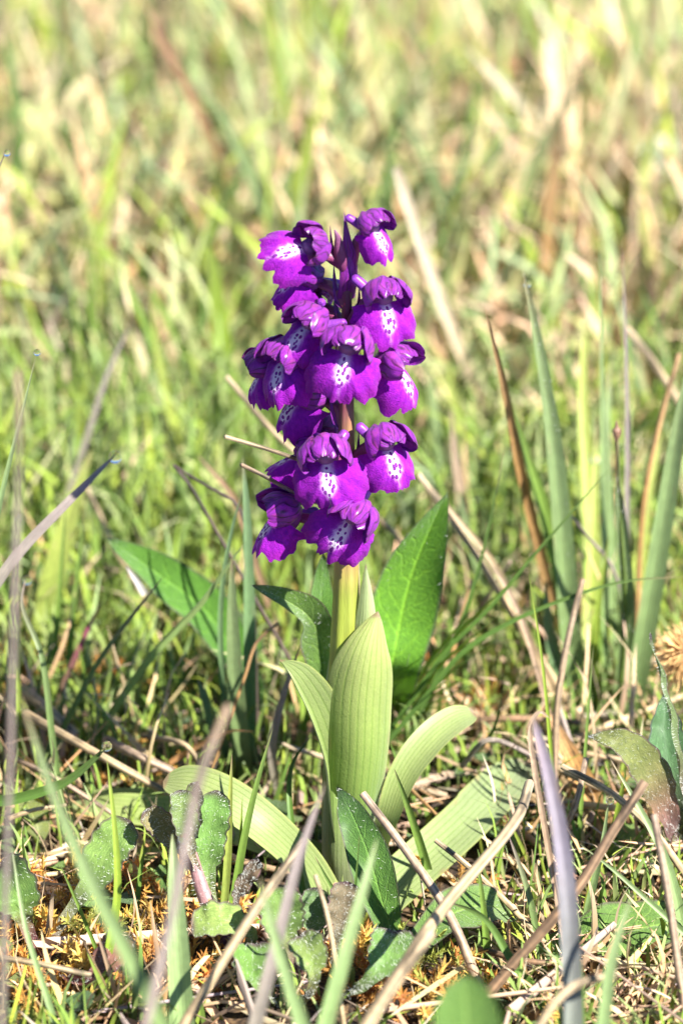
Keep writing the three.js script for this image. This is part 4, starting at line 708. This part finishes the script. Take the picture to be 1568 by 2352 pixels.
// --- single blades in the blurred meadow beyond
GB('long red brown blade turning lime at its foot, sweeping down the blurred meadow', { p: [[540, 470], [500, 370], [430, 205], [370, 90], [322, -20]], z: [-0.48, -0.4], w: 32, yaw: 0.5, c: [[0.46, 0.55, 0.08], [0.5, 0.28, 0.14], [0.46, 0.18, 0.14]] });
GB('broad short lime leaf glowing behind the sedge tuft', { p: [[512, 830], [500, 720], [488, 620], [470, 545]], z: [-0.3, -0.28], w: 58, c: 'lime', fold: 0.1, yaw: 0.6 });
GB('pale green blade leaning over the lime leaf', { p: [[640, 560], [585, 430], [530, 310], [462, 180]], z: [-0.42, -0.38], w: 38, c: 'glauc', yaw: 0.6 });
GB('broad green blade folded with a dark edge, behind the tall flower', { p: [[1190, 520], [1210, 420], [1262, 300], [1350, 160]], z: [-0.45, -0.42], w: 54, c: [[0.34, 0.45, 0.14], [0.42, 0.5, 0.2], [0.36, 0.36, 0.2]], fold: 0.2, yaw: 0.5 });
GB('pale green blade behind the pale dead one', { p: [[1050, 540], [980, 380], [908, 215]], z: [-0.45, -0.42], w: 34, c: 'glauc', yaw: 0.6 });
DB('pale tan blade slanting high behind the orchid top', { p: [[1270, 380], [1185, 235], [1065, 105]], z: [-0.6, -0.5], w: 48, c: [[0.7, 0.6, 0.36], [0.85, 0.74, 0.52], [0.85, 0.76, 0.56]], yaw: 0.6 });
GB('bright green blade at the top of the meadow beside the tan slanting blade', { p: [[1330, 330], [1250, 140], [1170, -30]], z: [-0.7, -0.62], w: 52, c: 'lime', yaw: 0.6 });
GB('fresh green blade rising in the top corner above the clover head', { p: [[1560, 420], [1490, 200], [1400, -30]], z: [-0.7, -0.62], w: 60, c: 'green', yaw: 0.6 });
GB('upright pale green blade at the top, behind the orchid tip', { p: [[690, 420], [640, 180], [590, -30]], z: [-0.6, -0.55], w: 42, c: 'lime', yaw: 0.6 });
GB('long grey green blade low across the blurred grass, pointing up to a pale end', { p: [[200, 1000], [250, 850], [310, 725]], z: [-0.2, -0.2], w: 18, c: 'lilac', yaw: 0.6 });
DB('pink tan dead blade upright beneath the clover head', { p: [[1440, 760], [1452, 560], [1462, 320]], z: [-0.4, -0.38], w: 28, c: 'pink', yaw: 0.6 });

// clover head and fuzzy seed head
{
  const t = thing('clover', 'round white clover head blurred in the grass', 'clover'), c = P(1515, 365, -0.55), r = PX(c) * 55;
  part('stalk', stalk({ pts: [V(c.x + 0.006, groundY(c.x, c.z) - 0.002, c.z), V(c.x + 0.004, c.y * 0.6, c.z), c], r: 0.0008, n: 12, m: 6, col: () => [0.2, 0.3, 0.08] }), M.stem, t);
  const L = []; for (let i = 0; i < 130; i++) { const y = 1 - 2 * (i + 0.5) / 130, a = i * 2.39996, d = V(Math.cos(a) * Math.sqrt(1 - y * y), y, Math.sin(a) * Math.sqrt(1 - y * y)); L.push(ribbon({ pts: [c.clone().addScaledVector(d, r * 0.3), c.clone().addScaledVector(d, r * 0.7), c.clone().addScaledVector(d, r * rr(0.9, 1.05))], w: r * 0.26, n: 4, m: 2, cup: 0.6, prof: (q) => 1 - 0.5 * q * q, face: V(d.z, 0.4, -d.x), col: (q) => mix3([0.35, 0.5, 0.25], [0.72, 0.8, 0.64], sstep(0.1, 0.5, q)) })); }
  part('florets', mergeGeometries(L), M.moss, t);
}
{
  const t = thing('seed_head', 'fuzzy tan seed head at the picture edge above the serrated herb', 'seed head'), c = P(1578, 1502, -0.05), r = PX(c) * 70;
  part('stalk', stalk({ pts: [V(c.x + 0.004, groundY(c.x, c.z) - 0.002, c.z), V(c.x + 0.003, c.y * 0.6, c.z), c], r: 0.0007, n: 12, m: 6, col: () => [0.3, 0.25, 0.12] }), M.stem, t);
  const L = []; for (let i = 0; i < 700; i++) { const y = 1 - 2 * (i + 0.5) / 700, a = i * 2.39996, d = V(Math.cos(a) * Math.sqrt(1 - y * y) + rr(-0.2, 0.2), y * 1.1 + rr(-0.2, 0.2), Math.sin(a) * Math.sqrt(1 - y * y)); L.push(ribbon({ pts: [c.clone(), c.clone().addScaledVector(d, r * 0.6), c.clone().addScaledVector(d, r * rr(0.75, 1.1)).add(V(0, -r * 0.08, 0))], w: r * 0.035, n: 3, m: 1, face: V(d.z, 0.4, -d.x), col: () => [0.72, 0.46, 0.19] })); }
  tag(part('bristle', mergeGeometries(L), M.farDry, t), null, null, null, 'stuff');
}
// ---------------------------------------------------------------- dew
const dropGeo = new THREE.SphereGeometry(1, 24, 16);
function drop(px, py, z, r, label) { const p = P(px, py, z), m = part('dewdrop', dropGeo, M.dew, scene); m.position.copy(p); m.scale.setScalar(r * PX(p)); m.scale.y *= 1.06; tag(m, label, 'dewdrop', 'dewdrops on grass blades'); return m; }
drop(tips.a[0] + 1, tips.a[1] - 2, tips.a[2], 8, 'dewdrop on the tip of the slim upright blade beside the grey stalk');
drop(tips.b[0] - 5, tips.b[1] + 10, tips.b[2], 15, 'large dewdrop on the tip of the arching grey green blade');
drop(tips.c[0] + 3, tips.c[1] + 4, tips.c[2], 8, 'dewdrop on the thin blade high at the picture edge');
drop(tips.d[0] + 3, tips.d[1] + 8, tips.d[2], 11, 'dewdrop below the purple-tipped short blade by the grey stalk');
drop(tips.e[0] + 26, tips.e[1] + 12, tips.e[2], 13, 'dewdrop at the top of the wide blue grey folded blade');
drop(tips.f[0] - 4, tips.f[1] + 6, tips.f[2], 12, 'dewdrop at the point of the dark blade lying out sideways');
drop(tips.g[0] + 2, tips.g[1] + 8, tips.g[2], 10, 'dewdrop on the slender upright blade near the brown straw');
drop(44, 1188, 0.167, 10, 'dewdrop halfway up the tall lilac grey stalk');
drop(1366, 1052, -0.14, 14, 'dewdrop high on a pale sedge blade of the clump');
drop(1210, 652, -0.085, 9, 'dewdrop near the top of the tallest sedge blade');

renderer.render(scene, camera);
